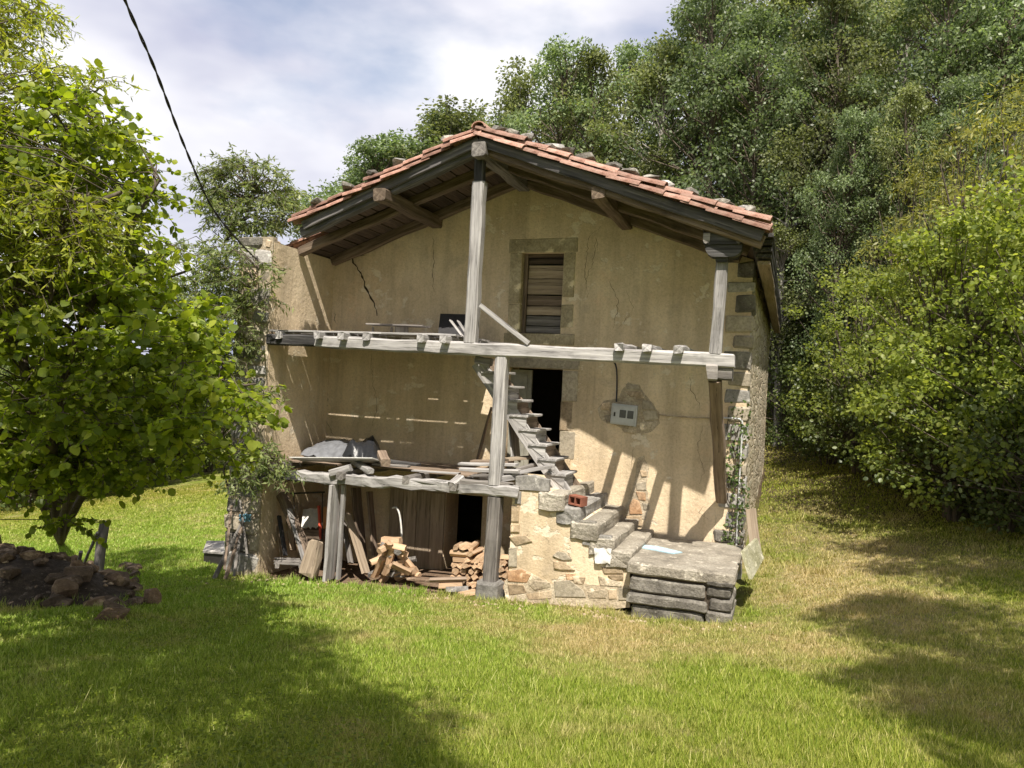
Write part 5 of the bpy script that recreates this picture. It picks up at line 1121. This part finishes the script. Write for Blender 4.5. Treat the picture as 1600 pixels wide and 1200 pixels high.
gx_, gy_ = -np.sin(az) * dist, np.cos(az) * dist
inh = (gx_ > XL0 - .05) & (gx_ < XR + .12) & (gy_ > 9.42) & (gy_ < YEND); inh |= (gx_ > -1.85) & (gx_ < XR) & (gy_ > YP - .05) & (gy_ < YB); wd = (gx_ > 4.5) & (gy_ > 15)
k = ~(inh | wd); gx_, gy_, dist = gx_[k], gy_[k], dist[k]; n = len(gx_)
gzz = gz_np(gx_, gy_); tuft = np.sin(gx_ * 2.1 + 1.3 * np.sin(gy_ * 1.7)) * np.cos(gy_ * 2.6 + .8 * np.sin(gx_ * 1.9)); hh = (.020 + .016 * rng.random(n) + .022 * np.clip(tuft, 0, 1) * rng.random(n)) * (1 + .03 * dist)
hh *= .8 * np.where(rng.random(n) < .02, 2.0, 1.0); wv = np.maximum(.0034, .00075 * dist) * rng.uniform(.7, 1.4, n)
th = rng.uniform(0, 6.283, n); lean = rng.uniform(.1, .9, n) * hh; la = rng.uniform(0, 6.283, n)
b0 = np.stack([gx_ - np.cos(th) * wv, gy_ - np.sin(th) * wv, gzz - .006], 1); b1 = np.stack([gx_ + np.cos(th) * wv, gy_ + np.sin(th) * wv, gzz - .006], 1); tp = np.stack([gx_ + np.cos(la) * lean, gy_ + np.sin(la) * lean, gzz + hh], 1)
nt_ = 800; ta = YAW + rng.uniform(-.62, .62, nt_); td = 2.6 * (15 / 2.6) ** rng.random(nt_); tx, ty = -np.sin(ta) * td, np.cos(ta) * td; kk = ~((tx > XL0 - .2) & (tx < XR + .3) & (ty > 9.0)); tx, ty, td = tx[kk], ty[kk], td[kk]
wx_ = np.concatenate([rng.uniform(-7.8, -1.9, 70), rng.uniform(-1.9, -.4, 16), rng.uniform(XR + .1, XR + .45, 26), rng.uniform(-8.3, -7.9, 14), mc_.x + 1.75 * np.cos(np.linspace(0, 6.28, 90)) * rng.uniform(.55, 1.05, 90)]); wy_ = np.concatenate([rng.uniform(9.2, 9.46, 70), rng.uniform(9.05, 9.22, 16), rng.uniform(9.6, 16, 26), rng.uniform(9.2, 12, 14), mc_.y + 1.15 * np.sin(np.linspace(0, 6.28, 90)) * rng.uniform(.75, 1.1, 90)])
tx, ty, td = np.concatenate([tx, wx_]), np.concatenate([ty, wy_]), np.concatenate([td, np.full(len(wx_), 9.5)])     # weeds along the foot of the walls
rx = np.repeat(tx, 34) + rng.normal(size=len(tx) * 34) * .045; ry = np.repeat(ty, 34) + rng.normal(size=len(tx) * 34) * .045; rz_ = gz_np(rx, ry); rh = np.repeat(rng.uniform(.05, .13, len(tx)), 34) * rng.uniform(.5, 1.1, len(rx)); rw = np.maximum(.0035, .0007 * np.repeat(td, 34))
ra = rng.uniform(0, 6.283, len(rx)); rl_ = rh * rng.uniform(.2, .9, len(rx)); rb = rng.uniform(0, 6.283, len(rx))
b0 = np.concatenate([b0, np.stack([rx - np.cos(ra) * rw, ry - np.sin(ra) * rw, rz_ - .006], 1)]); b1 = np.concatenate([b1, np.stack([rx + np.cos(ra) * rw, ry + np.sin(ra) * rw, rz_ - .006], 1)]); tp = np.concatenate([tp, np.stack([rx + np.cos(rb) * rl_, ry + np.sin(rb) * rl_, rz_ + rh], 1)]); n = len(b0)
GV = np.stack([b0, b1, tp], 1).reshape(-1, 3); GF = np.arange(3 * n).reshape(-1, 3)
grass = np_mesh('grass', GV, GF, grass_mat()); setk(grass, 'short mown grass covering the sloping yard', 'grass', kind='stuff')
# clover and broad weeds on the shaded left lawn
NC = 26000; az = YAW + rng.uniform(math.radians(2), math.radians(40), NC); dist = 2.8 * (13 / 2.8) ** rng.random(NC); cx, cy = -np.sin(az) * dist, np.cos(az) * dist
k = (np.sin(cx * 1.3 + 2) * np.cos(cy * 1.1) + rng.normal(size=NC) * .4 > .1) & ~((cx > XL0 - .05) & (cy > 9.4)) ; cx, cy = cx[k], cy[k]
pos = np.stack([cx, cy, gz_np(cx, cy) + rng.uniform(.02, .075, len(cx))], 1); ax_ = rng.normal(size=pos.shape) * np.array([1, 1, .25])
V, Fq = leaves(pos, ax_, .017, .95, 'round', 1.6, rng, (0, 0, 1), .5); cl = np_mesh('clover', V, Fq, LM['hazel']); setk(cl, 'clover and small broad weeds among the grass on the left', 'clover', kind='stuff')

# crumbs of plaster, stone chips and bark along the foot of the walls
rng = np.random.default_rng(55); NCH = 420
chx = np.concatenate([rng.uniform(-7.6, -1.9, 270), rng.uniform(-2.0, -.2, 90), rng.normal(mc_.x, 1.2, 60)]); chy = np.concatenate([9.45 - np.abs(rng.normal(0, .22, 270)), 9.15 - np.abs(rng.normal(0, .2, 90)), rng.normal(mc_.y, .8, 60)])
chz = gz_np(chx, chy) + .004 + np.array([max(0, mound_z(a, b)) if i >= 360 else 0 for i, (a, b) in enumerate(zip(chx, chy))]); chs = rng.uniform(.012, .045, NCH)[:, None, None]
oct_ = np.array([[1, 0, 0], [0, 1, 0], [-1, 0, 0], [0, -1, 0], [0, 0, .6], [0, 0, -.4]], float)[None] * chs * rng.uniform(.6, 1.3, (NCH, 6, 1)); tri = np.array([[0, 1, 4], [1, 2, 4], [2, 3, 4], [3, 0, 4], [1, 0, 5], [2, 1, 5], [3, 2, 5], [0, 3, 5]])
CV = (oct_ + np.stack([chx, chy, chz], 1)[:, None]).reshape(-1, 3); CF = (np.arange(NCH)[:, None, None] * 6 + tri[None]).reshape(-1, 3)
setk(np_mesh('stone_chips', CV, CF, M['tan']), 'small plaster crumbs and stone chips scattered along the foot of the walls', 'stone chips', kind='stuff')
